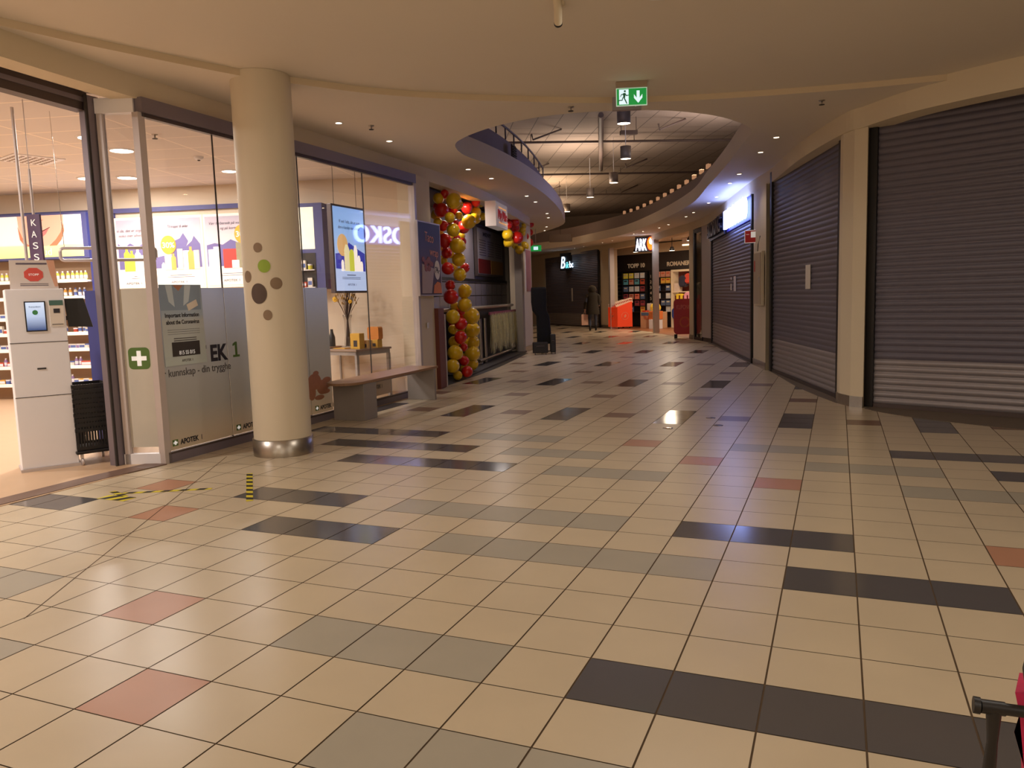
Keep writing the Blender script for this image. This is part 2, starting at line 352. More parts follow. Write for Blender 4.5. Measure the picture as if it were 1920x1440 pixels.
# ------------------------------------------------------------------ roller shutters
def shutter(P, Q, zt, label, off=0, jamb=True, fine=.077, nlow=7):
    P = Vector(P); Q = Vector(Q); L = (Q-P).length; a = math.atan2((Q-P).y, (Q-P).x)
    t = thing('roller_shutter', label, 'roller shutter', (P.x, P.y, 0), a)
    def curt(z0, z1, m, name, amp):
        b = MB(); z = z0; prof = []
        while z < z1-1e-4:
            for f, d in ((0, 0), (.12, -.35), (.3, -.9), (.5, -1), (.7, -.9), (.88, -.35)): prof.append((z+f*fine, d*amp))
            z += fine
        prof.append((z, 0)); n = len(prof)
        vs = [(0, y, z) for z, y in prof]+[(L, y, z) for z, y in prof]
        b.add(vs, [(i, i+1, n+i+1, n+i) for i in range(n-1)], True); o = b.build(name, m, t, fix=False)
        return o
    zl = .04+nlow*fine
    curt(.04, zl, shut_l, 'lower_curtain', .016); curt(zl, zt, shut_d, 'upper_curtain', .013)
    b = MB(); b.box(0, L, -.03, .01, .004, .05); b.build('bottom_bar', alu_d, t)
    b = MB(); b.box(-.1, .015, -.05, .06, .004, zt); b.build('guide_rail', black, t)
    b = MB(); b.box(L-.015, L+.08, -.05, .06, .004, zt); b.build('guide_rail', black, t)
    b = MB(); b.box(-.1, L+.08, .02, .04, .004, zt+.1); b.build('backing', black, t)
    return t
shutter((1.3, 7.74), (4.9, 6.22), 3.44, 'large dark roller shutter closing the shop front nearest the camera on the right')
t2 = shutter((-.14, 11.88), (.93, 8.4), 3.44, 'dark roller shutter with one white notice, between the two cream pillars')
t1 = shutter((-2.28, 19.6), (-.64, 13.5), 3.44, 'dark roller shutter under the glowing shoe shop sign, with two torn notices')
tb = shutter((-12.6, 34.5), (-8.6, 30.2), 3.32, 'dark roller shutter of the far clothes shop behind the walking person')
paper = mat('paper', (226, 214, 200), .7, var=.02)
def notice(t, x, z, w, h, label, name='paper_notice', m=paper):
    o = bpy.data.objects.new('x', None); mw = Matrix.Translation(t.location) @ Matrix.Rotation(t.rotation_euler.z, 4, 'Z')
    p = mw @ Vector((x, -.02, z)); bpy.data.objects.remove(o)
    b = MB(); b.box(0, w, -.004, 0, 0, h); o = b.build(name, m, None, p, t.rotation_euler.z); return tag(o, label, 'notice')
notice(t2, 2.08, 1.43, .25, .35, 'white paper notice taped to the roller shutter between the cream pillars')
notice(t1, 3.95, 1.42, .32, .33, 'larger white notice taped to the shutter below the glowing sign')
notice(t1, 3.45, 1.44, .2, .15, 'small torn white notice beside the larger one below the glowing sign')
notice(t1, 3.5, 1.68, .14, .06, 'scrap of white paper above the small torn notice on the shutter')
notice(tb, 3.1, 1.15, .14, .6, 'tall narrow white notice on the far shutter left of the walking person')

# EUROSKO lettering
fr = frame((-1.53, 16.7), (-.66, 13.45), .02)
t = thing('illuminated_sign', 'glowing bluish white shop sign reading EUROSKO above the third roller shutter', 'sign', fr[0], fr[1])
glow = mat('sign_glow', (235, 238, 255), .5, emit=(150, 172, 255), es=9, var=0)
glowd = mat('sign_side', (120, 120, 230), .5, emit=(90, 90, 255), es=2.5, var=0)
text('EUROSKO', t, .3, -.06, 2.84, .42, glow, w=3.0, ex=.03, off=.004, sp=1.08)
b = MB(); b.box(0, 3.3, .0, .03, 2.8, 3.26); b.build('backing', mat('sign_back', (60, 62, 150), .5, emit=(70, 80, 255), es=.12), t)
fr = frame((-2.32, 19.6), (-1.56, 16.75), .05)
t = thing('unlit_sign', 'unlit dark letters left of the glowing EUROSKO sign', 'sign', fr[0], fr[1])
b = MB(); b.box(0, 2.9, .0, .03, 2.78, 3.3); b.build('backing', mat('sign_navy', (40, 44, 84), .4), t)
text('SKORING', t, .1, -.02, 2.86, .38, mat('unlit_letters', (34, 34, 54), .35, var=0), w=2.65, ex=.03, off=.01)
# metal pier, mirror and dark post left of shutter 1
fr = frame((-2.72, 20.45), (-2.3, 19.62), .0)
t = thing('metal_pier', 'brushed metal clad pier with a bluish lit top beside the far shutter', 'pier', fr[0], fr[1])
b = MB(); b.box(0.0, .93, 0, .2, .12, 3.27); b.build('cladding', alu, t); b = MB(); b.box(.05, .88, .02, .18, 0, .12); b.build('base', alu_d, t)
fr = frame((-3.1, 21.35), (-2.72, 20.5), .0)
t = thing('glass_side_panel', 'narrow dark framed glass panel between the bookshop pillar and the metal pier', 'glass panel', fr[0], fr[1])
b = MB(); b.box(0, .1, 0, .08, 0, 3.25); b.box(.86, .92, 0, .08, 0, 3.25); b.box(.1, .86, 0, .08, 3.15, 3.25); b.box(.1, .86, 0, .08, 0, .08); b.build('frame', black, t)
b = MB(); b.box(.1, .86, .03, .04, .08, 3.15); b.build('pane', glassm, t)
b = MB(); b.box(.0, .93, .4, .42, 0, 3.25); struct(b.build('wall_behind_panel', mat('dim_wall', (110, 92, 76), .7), None, fr[0], fr[1]))

# fire hose cabinet and sign on the middle pillar
fr = frame((-.6, 13.17), (-.29, 12.1), .012)
t = thing('fire_cabinet', 'pale fire hose cabinet on the cream pillar with a small red mark', 'cabinet', at(fr, .36, 0, 1.15), fr[1])
b = MB(); b.box(0, .68, -.05, 0, 0, .98); b.build('body', cream, t, bevel=.008)
b = MB(); b.box(.03, .65, -.065, -.05, .03, .95); d = b.build('door', mat('cabinet_door', (188, 168, 142), .6), t, bevel=.004)
b = MB(); b.box(.56, .6, -.08, -.065, .4, .52); b.build('handle', alu, d)
b = MB(); b.box(.1, .19, -.067, -.065, .62, .82); b.build('red_mark', mat('sign_red', (196, 30, 30), .5, var=0), t)
b = MB(); b.tube([(.4, -.06, .98), (.38, -.05, 1.1), (.46, -.03, 1.25)], .008, 6); b.build('cable', darkg, t)
t = thing('fire_sign', 'red and white square fire hose sign standing out from the cream pillar', 'sign', at(fr, .12, -.02, 2.32), fr[1]+rad(64))
b = MB(); b.box(-.16, .08, -.006, .006, 0, .24); b.build('plate', txtw, t)
b = MB(); b.box(-.15, .07, -.01, -.006, .01, .23); b.build('red_field', mat('sign_red', (196, 30, 30)), t)
b = MB(); b.box(-.04, .05, -.013, -.01, .1, .21); b.lathe([(.001, -.002), (.03, -.002), (.03, .002), (.001, .002)], 12, (-.1, -.012, .16)); b.build('pictogram', txtw, t)

# ------------------------------------------------------------------ round column
t = thing('round_column', 'thick round cream column with coloured dots and a steel foot ring', 'column', (-4.1, 3.56, 0))
R0 = .272
b = MB(); b.lathe([(R0, .0), (R0, 3.558)], 64); b.build('shaft', mat('column_paint', (218, 204, 180), .6, var=.03, scale=2), t)
b = MB(); b.lathe([(R0+.012, 0), (R0+.014, .16), (R0, .165)], 64); b.build('base_ring', steel, t)
def dot(ang, z, rx, rz, m, nm='dot'):
    n = 28; q = 5; vs = []; fs = []; rr = R0+.003
    for k in range(q+1):
        for i in range(n):
            a = 2*PI*i/n; th = ang+rx*k/q*math.cos(a)/R0; vs.append((rr*math.cos(th), rr*math.sin(th), z+rz*k/q*math.sin(a)))
    for k in range(q):
        for i in range(n): fs.append((k*n+i, k*n+(i+1) % n, (k+1)*n+(i+1) % n, (k+1)*n+i))
    b = MB(); b.add(vs, fs); return b.build(nm, m, t, fix=False)
gd = mat('dot_grey', (140, 116, 92), .6, var=0); dd = mat('dot_dark', (84, 66, 56), .6, var=0); gr = mat('dot_green', (150, 176, 60), .6, var=0)
ca = math.atan2(-2.544-3.56, .895+4.1)
for px, z, r1, r2, m in [(-.45, 1.97, .042, .045, gd), (-.27, 1.80, .058, .06, gr), (.10, 1.64, .055, .055, gd), (-.96, 1.71, .05, .055, gd), (-.52, 1.55, .08, .095, dd), (-.25, 1.35, .042, .048, gd)]:
    dot(ca+px, z, r1, r2, m)

# ------------------------------------------------------------------ pharmacy front
GF = frame(gl0, gl1)
ZH = 3.18
def pane(n, fr, x0, x1, z0, z1):
    b = MB(); b.box(x0, x1, 0, .012, z0, z1); struct(b.build('window_%d' % n, glassm, None, fr[0], fr[1]))
J = [0.03, .9, 2.28, 3.7, 5.1]
for i in range(4): pane(i+1, GF, J[i]+.004, J[i+1]-.004, .1, ZH)
b = MB()
for x in J[1:4]: b.box(x-.004, x+.004, -.001, .013, .1, ZH)
struct(b.build('trim_1', darkg, None, GF[0], GF[1]))
b = MB(); b.box(-.02, 5.14, -.05, .08, ZH, 3.31); struct(b.build('trim_2', headm, None, GF[0], GF[1]))
b = MB(); b.box(0, 5.14, -.02, .03, ZH-.035, ZH); b.box(0, 5.14, -.02, .03, .08, .1); struct(b.build('trim_3', alu_d, None, GF[0], GF[1]))
b = MB(); b.box(0, 5.14, -.02, .04, 0, .08); struct(b.build('trim_4', headm, None, GF[0], GF[1]))
b = MB(); b.box(5.08, 5.14, -.04, .06, 0, ZH); struct(b.build('trim_5', alu, None, GF[0], GF[1]))
# corner post + return pane + door post
b = MB(); b.box(-.045, .03, -.02, .05, 0.0, ZH); struct(b.build('trim_6', alu, None, GF[0], GF[1]))
RF = frame((-5.22, 2.72), gl0)
b = MB(); b.box(-.02, .33, -.03, .03, 0, .1); b.box(-.02, .33, -.03, .05, ZH, 3.31); struct(b.build('trim_7', white, None, RF[0], RF[1]))
pane(5, RF, .04, .32, .1, ZH)
b = MB(); b.box(-.01, .04, -.03, .03, 0, ZH); struct(b.build('trim_8', alu, None, RF[0], RF[1]))
b = MB(); b.box(-5.34, -5.235, 2.62, 2.74, 0, 3.33); b.k = 1; b.box(-5.25, -5.235, 2.60, 2.625, 0, 3.33); struct(b.build('trim_9', [headm, darkg]))
# door header rail towards the camera
DF = frame((-4.92, -.6), (-5.3, 2.66))
b = MB(); b.box(0, 3.28, -.02, .1, 3.2, 3.36); b.k = 1; b.box(0, 3.28, -.03, -.02, 3.27, 3.31); b.box(0, 3.28, .1, .24, 3.25, 3.36); struct(b.build('door_1', [alu_d, headm], None, DF[0], DF[1]))
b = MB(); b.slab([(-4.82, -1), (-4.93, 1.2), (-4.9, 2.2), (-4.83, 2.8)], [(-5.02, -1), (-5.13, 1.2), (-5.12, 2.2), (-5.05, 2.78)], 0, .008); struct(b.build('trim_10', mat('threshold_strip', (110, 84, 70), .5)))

# window film with print
film = gradmat('frosted_film', [(0, (214, 196, 168)), (.25, (190, 186, 176)), (.6, (194, 194, 194)), (1, (206, 214, 236))], 'Z', .1, 1.65, .35, .035)
t = thing('window_film', 'frosted blue grey pharmacy film on the lower glass, with dark lettering and a hand print', 'window film', GF[0], GF[1])
for i, (x0, x1) in enumerate([(.04, .895), (.905, 2.275), (2.285, 2.73)]):
    b = MB(); b.box(x0, x1, -.004, -.001, .11, 1.63); b.build('film_panel', film, t)
text('EK', t, .645, -.006, .905, .16, txtk, w=.245, ex=.001, off=.008)
b = MB(); b.poly([(.975, .915), (1.075, .915), (1.075, .938), (1.042, .938), (1.042, 1.073), (1.015, 1.073), (.978, 1.052), (.978, 1.03), (1.01, 1.042), (1.01, .938), (.975, .938)], -.007, -.005); b.build('numeral', mat('lettering_green', (86, 116, 50), .6, var=0), t)
b = MB(); b.box(.575, .6, -.006, -.005, 1.03, 1.065); b.build('print', txtk, t)
text('r kunnskap - din trygghe', t, .02, -.006, .80, .075, mat('lettering_grey', (84, 78, 78), .6, var=0), w=.9, ex=.001)
grn = mat('lettering_green', (86, 116, 50))
for x in (.1, .98, 2.38):
    text('APOTEK', t, x+.07, -.006, .15, .05, txtk, w=.24, ex=.001, off=.002)
    text('1', t, x+.33, -.006, .15, .05, mat('lettering_grey', (84, 78, 78)), ex=.001)
    b = MB(); b.poly([(x-.03, .145), (x+.04, .145), (x+.04, .205), (x-.03, .205)], -.006, -.005); b.k = 1
    b.box(x-.005, x+.015, -.008, -.006, .155, .195); b.box(x-.02, x+.03, -.008, -.006, .167, .183); b.build('cross_logo', [grn, txtw], t)
skin = mat('print_skin', (176, 120, 92), .6, var=.15, scale=20)
b = MB()
for (x, z, rx, rz) in [(2.36, .5, .14, .1), (2.52, .42, .12, .09), (2.62, .5, .09, .035), (2.6, .43, .1, .033), (2.58, .36, .1, .03), (2.45, .3, .1, .03), (2.3, .38, .08, .1), (2.4, .6, .06, .03)]:
    b.poly([(min(x+rx*math.cos(a*PI/8), 2.725), z+rz*math.sin(a*PI/8)) for a in range(16)], -.0055-.0001*x, -.005)
b.build('hand_print', skin, t)
# small green cross film on the return pane
t = thing('window_film', 'narrow frosted film with a green cross on the pane beside the shop entrance', 'window film', RF[0], RF[1])
b = MB(); b.box(.045, .315, -.004, -.001, .16, 1.63); b.build('film_panel', mat('film_plain', (200, 192, 178), .4), t)
def rrect(x0, x1, z0, z1, r, n=5):
    o = []
    for cx, cz, a0 in ((x1-r, z1-r, 0), (x0+r, z1-r, 90), (x0+r, z0+r, 180), (x1-r, z0+r, 270)):
        for i in range(n+1): a = rad(a0+90*i/n); o.append((cx+r*math.cos(a), cz+r*math.sin(a)))
    return o
b = MB(); b.poly(rrect(.085, .285, .89, 1.09, .04), -.006, -.004); b.k = 1; b.box(.165, .205, -.008, -.006, .92, 1.06); b.box(.115, .255, -.008, -.006, .97, 1.01); b.build('cross_logo', [grn, txtw], t)

# corona poster
t = thing('information_poster', 'tall pale blue poster about the coronavirus on the glass behind the corner post', 'poster', GF[0], GF[1])
b = MB(); b.poly([(.055, .9), (.59, .9), (.575, 1.66), (.045, 1.66)], -.012, -.008); b.build('sheet', gradmat('poster_blue', [(0, (196, 206, 202)), (.55, (190, 194, 194)), (.62, (172, 186, 200)), (1, (150, 164, 182))], 'Z', .9, 1.66), t)
text('Important Information', t, .09, -.013, 1.355, .04, txtk, w=.43, ex=.0008, off=.001)
text('about the Coronavirus', t, .1, -.013, 1.29, .04, txtk, w=.42, ex=.0008, off=.001)
b = MB()
for z in (1.235, 1.215, 1.195): b.box(.11, .52, -.0135, -.012, z, z+.0025)
b.box(.18, .47, -.0135, -.012, 1.15, 1.158); b.box(.18, .47, -.0135, -.012, 1.13, 1.138); b.build('small_print', mat('lettering_grey', (84, 78, 78)), t)
b = MB(); b.box(.15, .505, -.014, -.012, .985, 1.12); b.build('phone_box', darkg, t)
text('815 55 015', t, .23, -.016, 1.0, .038, txtw, w=.2, ex=.0005)
text('APOTEK 1', t, .26, -.013, .93, .025, mat('lettering_grey', (84, 78, 78)), w=.14, ex=.0005)
coat = mat('print_coat', (196, 208, 218), .6); coatd = mat('print_shirt', (140, 156, 176), .6)
b = MB(); b.poly([(.05, 1.42), (.56, 1.42), (.555, 1.655), (.05, 1.655)], -.0125, -.012); b.build('coat_picture', coatd, t)
b = MB(); b.poly([(.12, 1.655), (.2, 1.655), (.22, 1.45), (.15, 1.5)], -.0135, -.0125); b.build('lapel_picture', coat, t)
b = MB(); b.poly([(.36, 1.655), (.44, 1.655), (.4, 1.5), (.33, 1.46)], -.0135, -.0125); b.build('lapel_picture', coat, t)
b = MB(); b.poly([(.37, 1.47), (.5, 1.52), (.52, 1.46), (.39, 1.41)], -.0145, -.0135); b.build('name_badge_picture', paper, t)
b = MB(); b.poly([(.21, 1.655), (.34, 1.655), (.28, 1.6)], -.0135, -.0125); b.build('neck_picture', skin, t)

# taco poster on the pilaster, pilaster itself
b = MB(); b.slab([(-4.99, 7.99), (-5.02, 8.3), (-5.05, 8.56)], [(-5.3, 7.99), (-5.33, 8.3), (-5.35, 8.57)], 0, 3.31); struct(b.build('wall_left_pilaster', cream))
PFm = frame((-4.99, 7.99), (-5.05, 8.56), .02)
t = thing('taco_poster', 'dark menu poster reading Taco wrap 74,- hung on the pilaster beside the balloons', 'poster', at(PFm, -.2, -.07, 0), PFm[1]); t.scale = (1.12, 1, 1)
b = MB(); b.box(-.02, .78, -.02, .02, 1.5, 2.62); b.build('frame', alu, t)
b = MB(); b.box(0, .76, -.022, -.02, 1.52, 2.6); b.build('sheet', gradmat('taco_bg', [(0, (70, 44, 46)), (.5, (84, 48, 50)), (.8, (48, 36, 56)), (1, (44, 34, 48))], 'Z', 1.52, 2.6), t)
pk = mat('taco_lettering', (224, 150, 120), .6, var=0)
text('Taco', t, .2, -.024, 2.33, .15, pk, w=.34, ex=.001, rz=rad(4)); text('wrap', t, .36, -.024, 2.12, .13, pk, w=.34, ex=.001, rz=rad(4))
b = MB(); b.poly([(.05, 1.54), (.38, 1.54), (.5, 1.92), (.08, 1.98)], -.026, -.022); b.build('wrap_picture', mat('print_wrap', (182, 160, 150), .6), t)
b = MB()
random.seed(3)
for i in range(14):
    x, z = .12+.3*random.random(), 1.9+.18*random.random(); b.poly([(x+.05*math.cos(a*PI/5), z+.04*math.sin(a*PI/5)) for a in range(10)], -.028-.0002*i, -.024)
b.build('filling_picture', mat('print_filling', (150, 86, 72), .6, var=.5, scale=25), t)
b = MB(); b.poly([(.61+.1*math.cos(a*PI/10), 1.9+.15*math.sin(a*PI/10)) for a in range(20)], -.027, -.024); b.build('price_badge', paper, t)
text('74,-', t, .53, -.028, 1.86, .09, txtk, w=.17, ex=.001, off=.003)
b = MB(); b.poly([(.45, 1.54), (.76, 1.54), (.72, 1.7), (.6, 1.72), (.48, 1.66)], -.027, -.024); b.build('sauce_picture', mat('print_orange', (226, 130, 50), .6), t)

# ------------------------------------------------------------------ pharmacy interior
ZP = 3.37
WB = frame((-11.9, 6.45), (-5.1, 8.4))
b = MB(); b.box(-4, 7.0, 0, .1, 0, ZP); struct(b.build('wall_pharmacy_back', pharmw, None, WB[0], WB[1]))
b = MB(); b.wall([(-15.5, 5.5), (-15.5, -4), (-5.2, -4)], 0, ZP); struct(b.build('wall_pharmacy_left', pharmw))
cp = bpy.data.materials.new('ceiling_panels'); cp.use_nodes = True; nt = cp.node_tree; bs = nt.nodes['Principled BSDF']
tc = nt.nodes.new('ShaderNodeTexCoord'); br = nt.nodes.new('ShaderNodeTexBrick'); br.offset = 0; br.inputs['Scale'].default_value = 1; br.inputs['Brick Width'].default_value = 1.2; br.inputs['Row Height'].default_value = .6; br.inputs['Mortar Size'].default_value = .012
br.inputs['Color1'].default_value = (*lin((224, 214, 208)), 1); br.inputs['Color2'].default_value = (*lin((220, 210, 204)), 1); br.inputs['Mortar'].default_value = (*lin((250, 236, 222)), 1)
mp = nt.nodes.new('ShaderNodeMapping'); mp.inputs['Rotation'].default_value = (0, 0, rad(-16))
nt.links.new(tc.outputs['Object'], mp.inputs[0]); nt.links.new(mp.outputs[0], br.inputs['Vector']); nt.links.new(br.outputs[0], bs.inputs['Base Color']); bs.inputs['Roughness'].default_value = .9
b = MB(); b.slab([(-5.18, -4), (-5.0, 2.6), (-5.0, 5.8), (-5.12, 8.42)], [(-15.5, -4), (-15.5, 0), (-15.5, 3), (-15.5, 5.5)], ZP, ZP+.04); struct(b.build('ceiling_pharmacy', cp))
b = MB(); b.box(-3.5, 4.85, -.06, 0, 2.99, 3.06); struct(b.build('trim_11', blueb, None, WB[0], WB[1]))

# ceiling fittings
def clight(x, y, r, label, strength=14, name='ceiling_light', group=None, z=ZP):
    t = thing(name, label, 'ceiling light', (x, y, z), 0, group)
    b = MB(); b.lathe([(r, -.015), (r+.02, -.012), (r+.025, 0)], 24, cap=False); b.build('rim', white, t)
    b = MB(); b.lathe([(.001, -.01), (r, -.014)], 24, cap=False); b.build('diffuser', mat('lamp_glow_%g' % strength, (255, 245, 230), .5, emit=(255, 236, 214), es=strength, var=0), t)
    return t
clight(-6.86, 4.0, .13, 'round recessed ceiling light just left of the door post inside the pharmacy')
clight(-7.19, 4.7, .13, 'round recessed ceiling light seen through the pane beside the corner post')
clight(-9.3, 5.95, .13, 'round ceiling light near the far wall left of the door post in the pharmacy')
clight(-8.8, 6.2, .13, 'round ceiling light near the far wall right of the door post in the pharmacy')
clight(-7.2, 6.55, .1, 'ceiling spotlight close to the round column inside the pharmacy')
t = thing('ceiling_vent', 'perforated square air grille in the pharmacy ceiling', 'vent', (-8.6, 4.55, ZP), rad(-16))
b = MB(); b.box(-.3, .3, -.3, .3, -.012, 0); b.build('frame', white, t); b = MB()
for i in range(7):
    for j in range(7): b.box(-.26+i*.075, -.22+i*.075, -.26+j*.075, -.22+j*.075, -.014, -.012)
b.build('holes', mat('vent_holes', (120, 90, 60), .8), t)
def sprinkler(x, y, z, label):
    t = thing('sprinkler', label, 'sprinkler', (x, y, z))
    b = MB(); b.lathe([(.035, 0), (.03, -.01), (.01, -.012), (.008, -.04)], 14); b.build('body', steel, t)
    b = MB(); b.lathe([(.001, -.05), (.03, -.05), (.03, -.045), (.001, -.045)], 14); b.build('deflector', darkg, t)
sprinkler(-6.17, 4.25, ZP, 'small sprinkler head in the pharmacy ceiling near the corner post')
sprinkler(-4.2, 5.6, ZC, 'sprinkler head in the corridor ceiling between two downlights by the column')
sprinkler(-1.84, 5.91, ZC, 'sprinkler head in front of the ceiling opening, left of the exit sign')
sprinkler(.7, 7.04, ZC, 'sprinkler head in the ceiling above the pillar between the shutters')
t = thing('smoke_detector', 'round white smoke detector on the pharmacy ceiling', 'smoke detector', (-6.75, 5.5, ZP))
b = MB(); b.lathe([(.06, 0), (.06, -.02), (.045, -.04), (.001, -.045)], 18); b.build('housing', white, t); b = MB(); b.lathe([(.02, -.045), (.015, -.055), (.001, -.055)], 10); b.build('sensor', darkg, t)

# light box with a smiling face
t = thing('light_box', 'wide glowing light box showing the lower half of a smiling face above the shelves', 'light box', WB[0], WB[1])
b = MB(); b.box(-3.4, 1.68, -.34, -.02, 2.28, 3.0); b.build('housing', blueb, t)
lb = gradmat('lightbox_print', [(0, (226, 226, 150)), (.28, (236, 236, 176)), (.32, (255, 240, 228)), (1, (255, 246, 240))], 'Z', 2.31, 2.97, .6, .45)
b = MB(); b.box(-3.35, 1.6, -.345, -.34, 2.31, 2.97); b.build('lit_print', lb, t)
fm = mat('face_print', (236, 178, 150), .6, emit=(240, 186, 160), es=.45, var=.04); fs = mat('face_shadow', (206, 132, 96), .6, emit=(206, 132, 96), es=.3, var=.04); lm = mat('lips_print', (222, 120, 116), .6, emit=(222, 124, 120), es=.4, var=.02); ld = mat('lips_line', (120, 60, 56), .6, var=0)
b = MB(); b.poly([(0.500, 2.97), (1.300, 2.97), (1.290, 2.84), (1.240, 2.7), (1.140, 2.58), (1.020, 2.5), (0.980, 2.49), (0.700, 2.49), (0.640, 2.53), (0.560, 2.64), (0.510, 2.8)], -.35, -.346); b.build('face_picture', fm, t)
b = MB(); b.poly([(0.500, 2.8), (0.560, 2.64), (0.640, 2.53), (0.700, 2.49), (0.600, 2.49), (0.520, 2.6)], -.352, -.347); b.build('cheek_shading', fs, t)
b = MB(); b.poly([(1.290, 2.84), (1.240, 2.7), (1.140, 2.58), (1.020, 2.49), (1.150, 2.49), (1.240, 2.58), (1.300, 2.72)], -.352, -.347); b.build('cheek_shading', fs, t)
b = MB(); b.poly([(0.820, 2.885), (0.880, 2.905), (0.960, 2.9), (0.900, 2.88)], -.353, -.348); b.build('nostril_shading', fs, t)
b = MB(); b.poly([(0.700, 2.68), (0.800, 2.72), (0.880, 2.71), (1.050, 2.78), (0.980, 2.68), (0.900, 2.62), (0.800, 2.61)], -.354, -.35); b.build('lips_picture', lm, t)
b = MB(); b.poly([(0.700, 2.68), (0.820, 2.69), (1.060, 2.785), (1.060, 2.775), (0.840, 2.675), (0.720, 2.67)], -.356, -.354); b.build('lip_line', ld, t)
text('Hud', t, .78, -.352, 2.34, .12, txtw, w=.26, ex=.001)
# navy pier right of it
b = MB(); b.box(1.68, 1.97, -.32, 0, 0, 2.99); tag(b.build('navy_pier', navy, None, WB[0], WB[1]), 'narrow navy blue upright panel between the product shelves and the lit posters', 'panel')

# backlit posters
skyp = gradmat('poster_print', [(0, (255, 244, 232)), (.27, (255, 240, 226)), (.5, (248, 222, 214)), (1, (184, 174, 188))], 'Z', 1.78, 2.88, .6, .28)
mount = mat('poster_mountain', (120, 108, 158), .6, emit=(128, 114, 160), es=.3, var=0)
snow = mat('poster_snow', (255, 244, 234), .6, emit=(255, 240, 226), es=1.1, var=0)
stick = mat('poster_sticker', (240, 168, 60), .6, emit=(240, 164, 60), es=.4, var=0)
pcols = [mat('print_lime', (222, 222, 60), .6, emit=(224, 224, 80), es=.8), snow, mat('print_peach', (238, 170, 90), .6, emit=(238, 170, 90), es=.6), mat('print_pale', (246, 232, 176), .6, emit=(246, 232, 180), es=.9), mat('print_redbox', (220, 70, 60), .6, emit=(220, 70, 60), es=.6), mat('print_olive', (156, 146, 116), .6, emit=(150, 140, 110), es=.4)]
def poster(x0, x1, label, peaks, badge, lines, prods):
    t = thing('backlit_poster', label, 'poster', at(WB, x0, 0, 0), WB[1]); w = x1-x0
    b = MB(); b.box(-.03, w+.03, -.05, 0, 1.74, 2.91); b.build('frame', mat('poster_frame', (246, 228, 206), .5, emit=(255, 236, 214), es=.5), t)
    b = MB(); b.box(0, w, -.055, -.05, 1.78, 2.87); b.build('lit_print', skyp, t)
    b = MB(); b.poly([(0.01, 2.08)]+peaks+[(w-.01, 2.08)], -.058, -.056); b.build('mountain_picture', mount, t)
    if badge:
        bx, bz = badge; b = MB(); b.poly([(bx+.13*math.cos(a*PI/12), bz+.15*math.sin(a*PI/12)) for a in range(24)], -.066, -.062); b.build('badge', stick, t)
        text('30%', t, bx-.11, -.067, bz-.045, .09, txtw, w=.21, ex=.001, off=.002)
    for s, x, z, ww, sh in lines: text(s, t, x, -.058, z, .045, mat('lettering_soft', (96, 84, 96), .6, var=0), w=ww, ex=.0005, shear=sh)
    for k, (px, pw, ph, ci, kind) in enumerate(prods):
        b = MB()
        if kind: b.poly([(px, 2.05), (px+pw, 2.05), (px+pw, 2.05+ph*.75), (px+pw*.7, 2.05+ph*.85), (px+pw*.7, 2.05+ph), (px+pw*.3, 2.05+ph), (px+pw*.3, 2.05+ph*.85), (px, 2.05+ph*.75)], -.061-k*.0003, -.058)
        else: b.poly([(px, 2.05), (px+pw, 2.05), (px+pw, 2.05+ph), (px, 2.05+ph)], -.061-k*.0003, -.058)
        b.build('product_picture', pcols[ci], t)
    b = MB(); b.box(.2, w-.15, -.058, -.056, 1.93, 1.935); b.box(.25, w-.2, -.058, -.056, 1.96, 1.966); b.build('small_print', mat('lettering_soft', (96, 84, 96)), t)
    text('APOTEK 1', t, w/2-.15, -.058, 1.835, .035, mat('lettering_soft', (96, 84, 96)), w=.27, ex=.0005)
poster(2.0, 2.5, 'backlit mountain poster partly hidden behind the white corner post', [(.01, 2.5), (.1, 2.42), (.22, 2.5), (.34, 2.43), (.49, 2.52)], None, [('vi de, det er sogn', .0, 2.68, .44, .3), ('noko mer allvein', .03, 2.6, .42, .3)], [(.1, .1, .38, 0, 1), (.19, .09, .33, 0, 1), (.29, .1, .36, 1, 1), (.38, .09, .25, 1, 0)])
poster(2.62, 3.44, 'middle backlit poster with jagged purple mountains and an orange 30% badge', [(.01, 2.25), (.25, 2.3), (.38, 2.52), (.46, 2.55), (.52, 2.63), (.6, 2.5), (.56, 2.42), (.66, 2.5), (.7, 2.58), (.8, 2.45)], (.26, 2.45), [('Til tropper til under', .26, 2.72, .35, 0)], [(.12, .06, .12, 1, 1), (.18, .12, .3, 3, 0), (.29, .08, .26, 2, 1), (.4, .09, .33, 3, 0), (.5, .1, .3, 1, 0), (.58, .1, .36, 2, 1), (.68, .09, .3, 3, 0)])
poster(3.52, 4.34, 'backlit poster with a red product box, seen right beside the round column', [(.01, 2.42), (.15, 2.45), (.28, 2.42), (.42, 2.5), (.6, 2.42), (.8, 2.4)], (.62, 2.58), [('Vær forberedt på vond, vår', .06, 2.74, .68, .3), ('og på korte turar', .25, 2.66, .42, .3)], [(.03, .14, .3, 1, 0), (.12, .1, .34, 1, 0), (.28, .24, .3, 4, 0), (.5, .16, .4, 5, 0), (.42, .12, .12, 1, 0), (.64, .14, .3, 3, 0)])

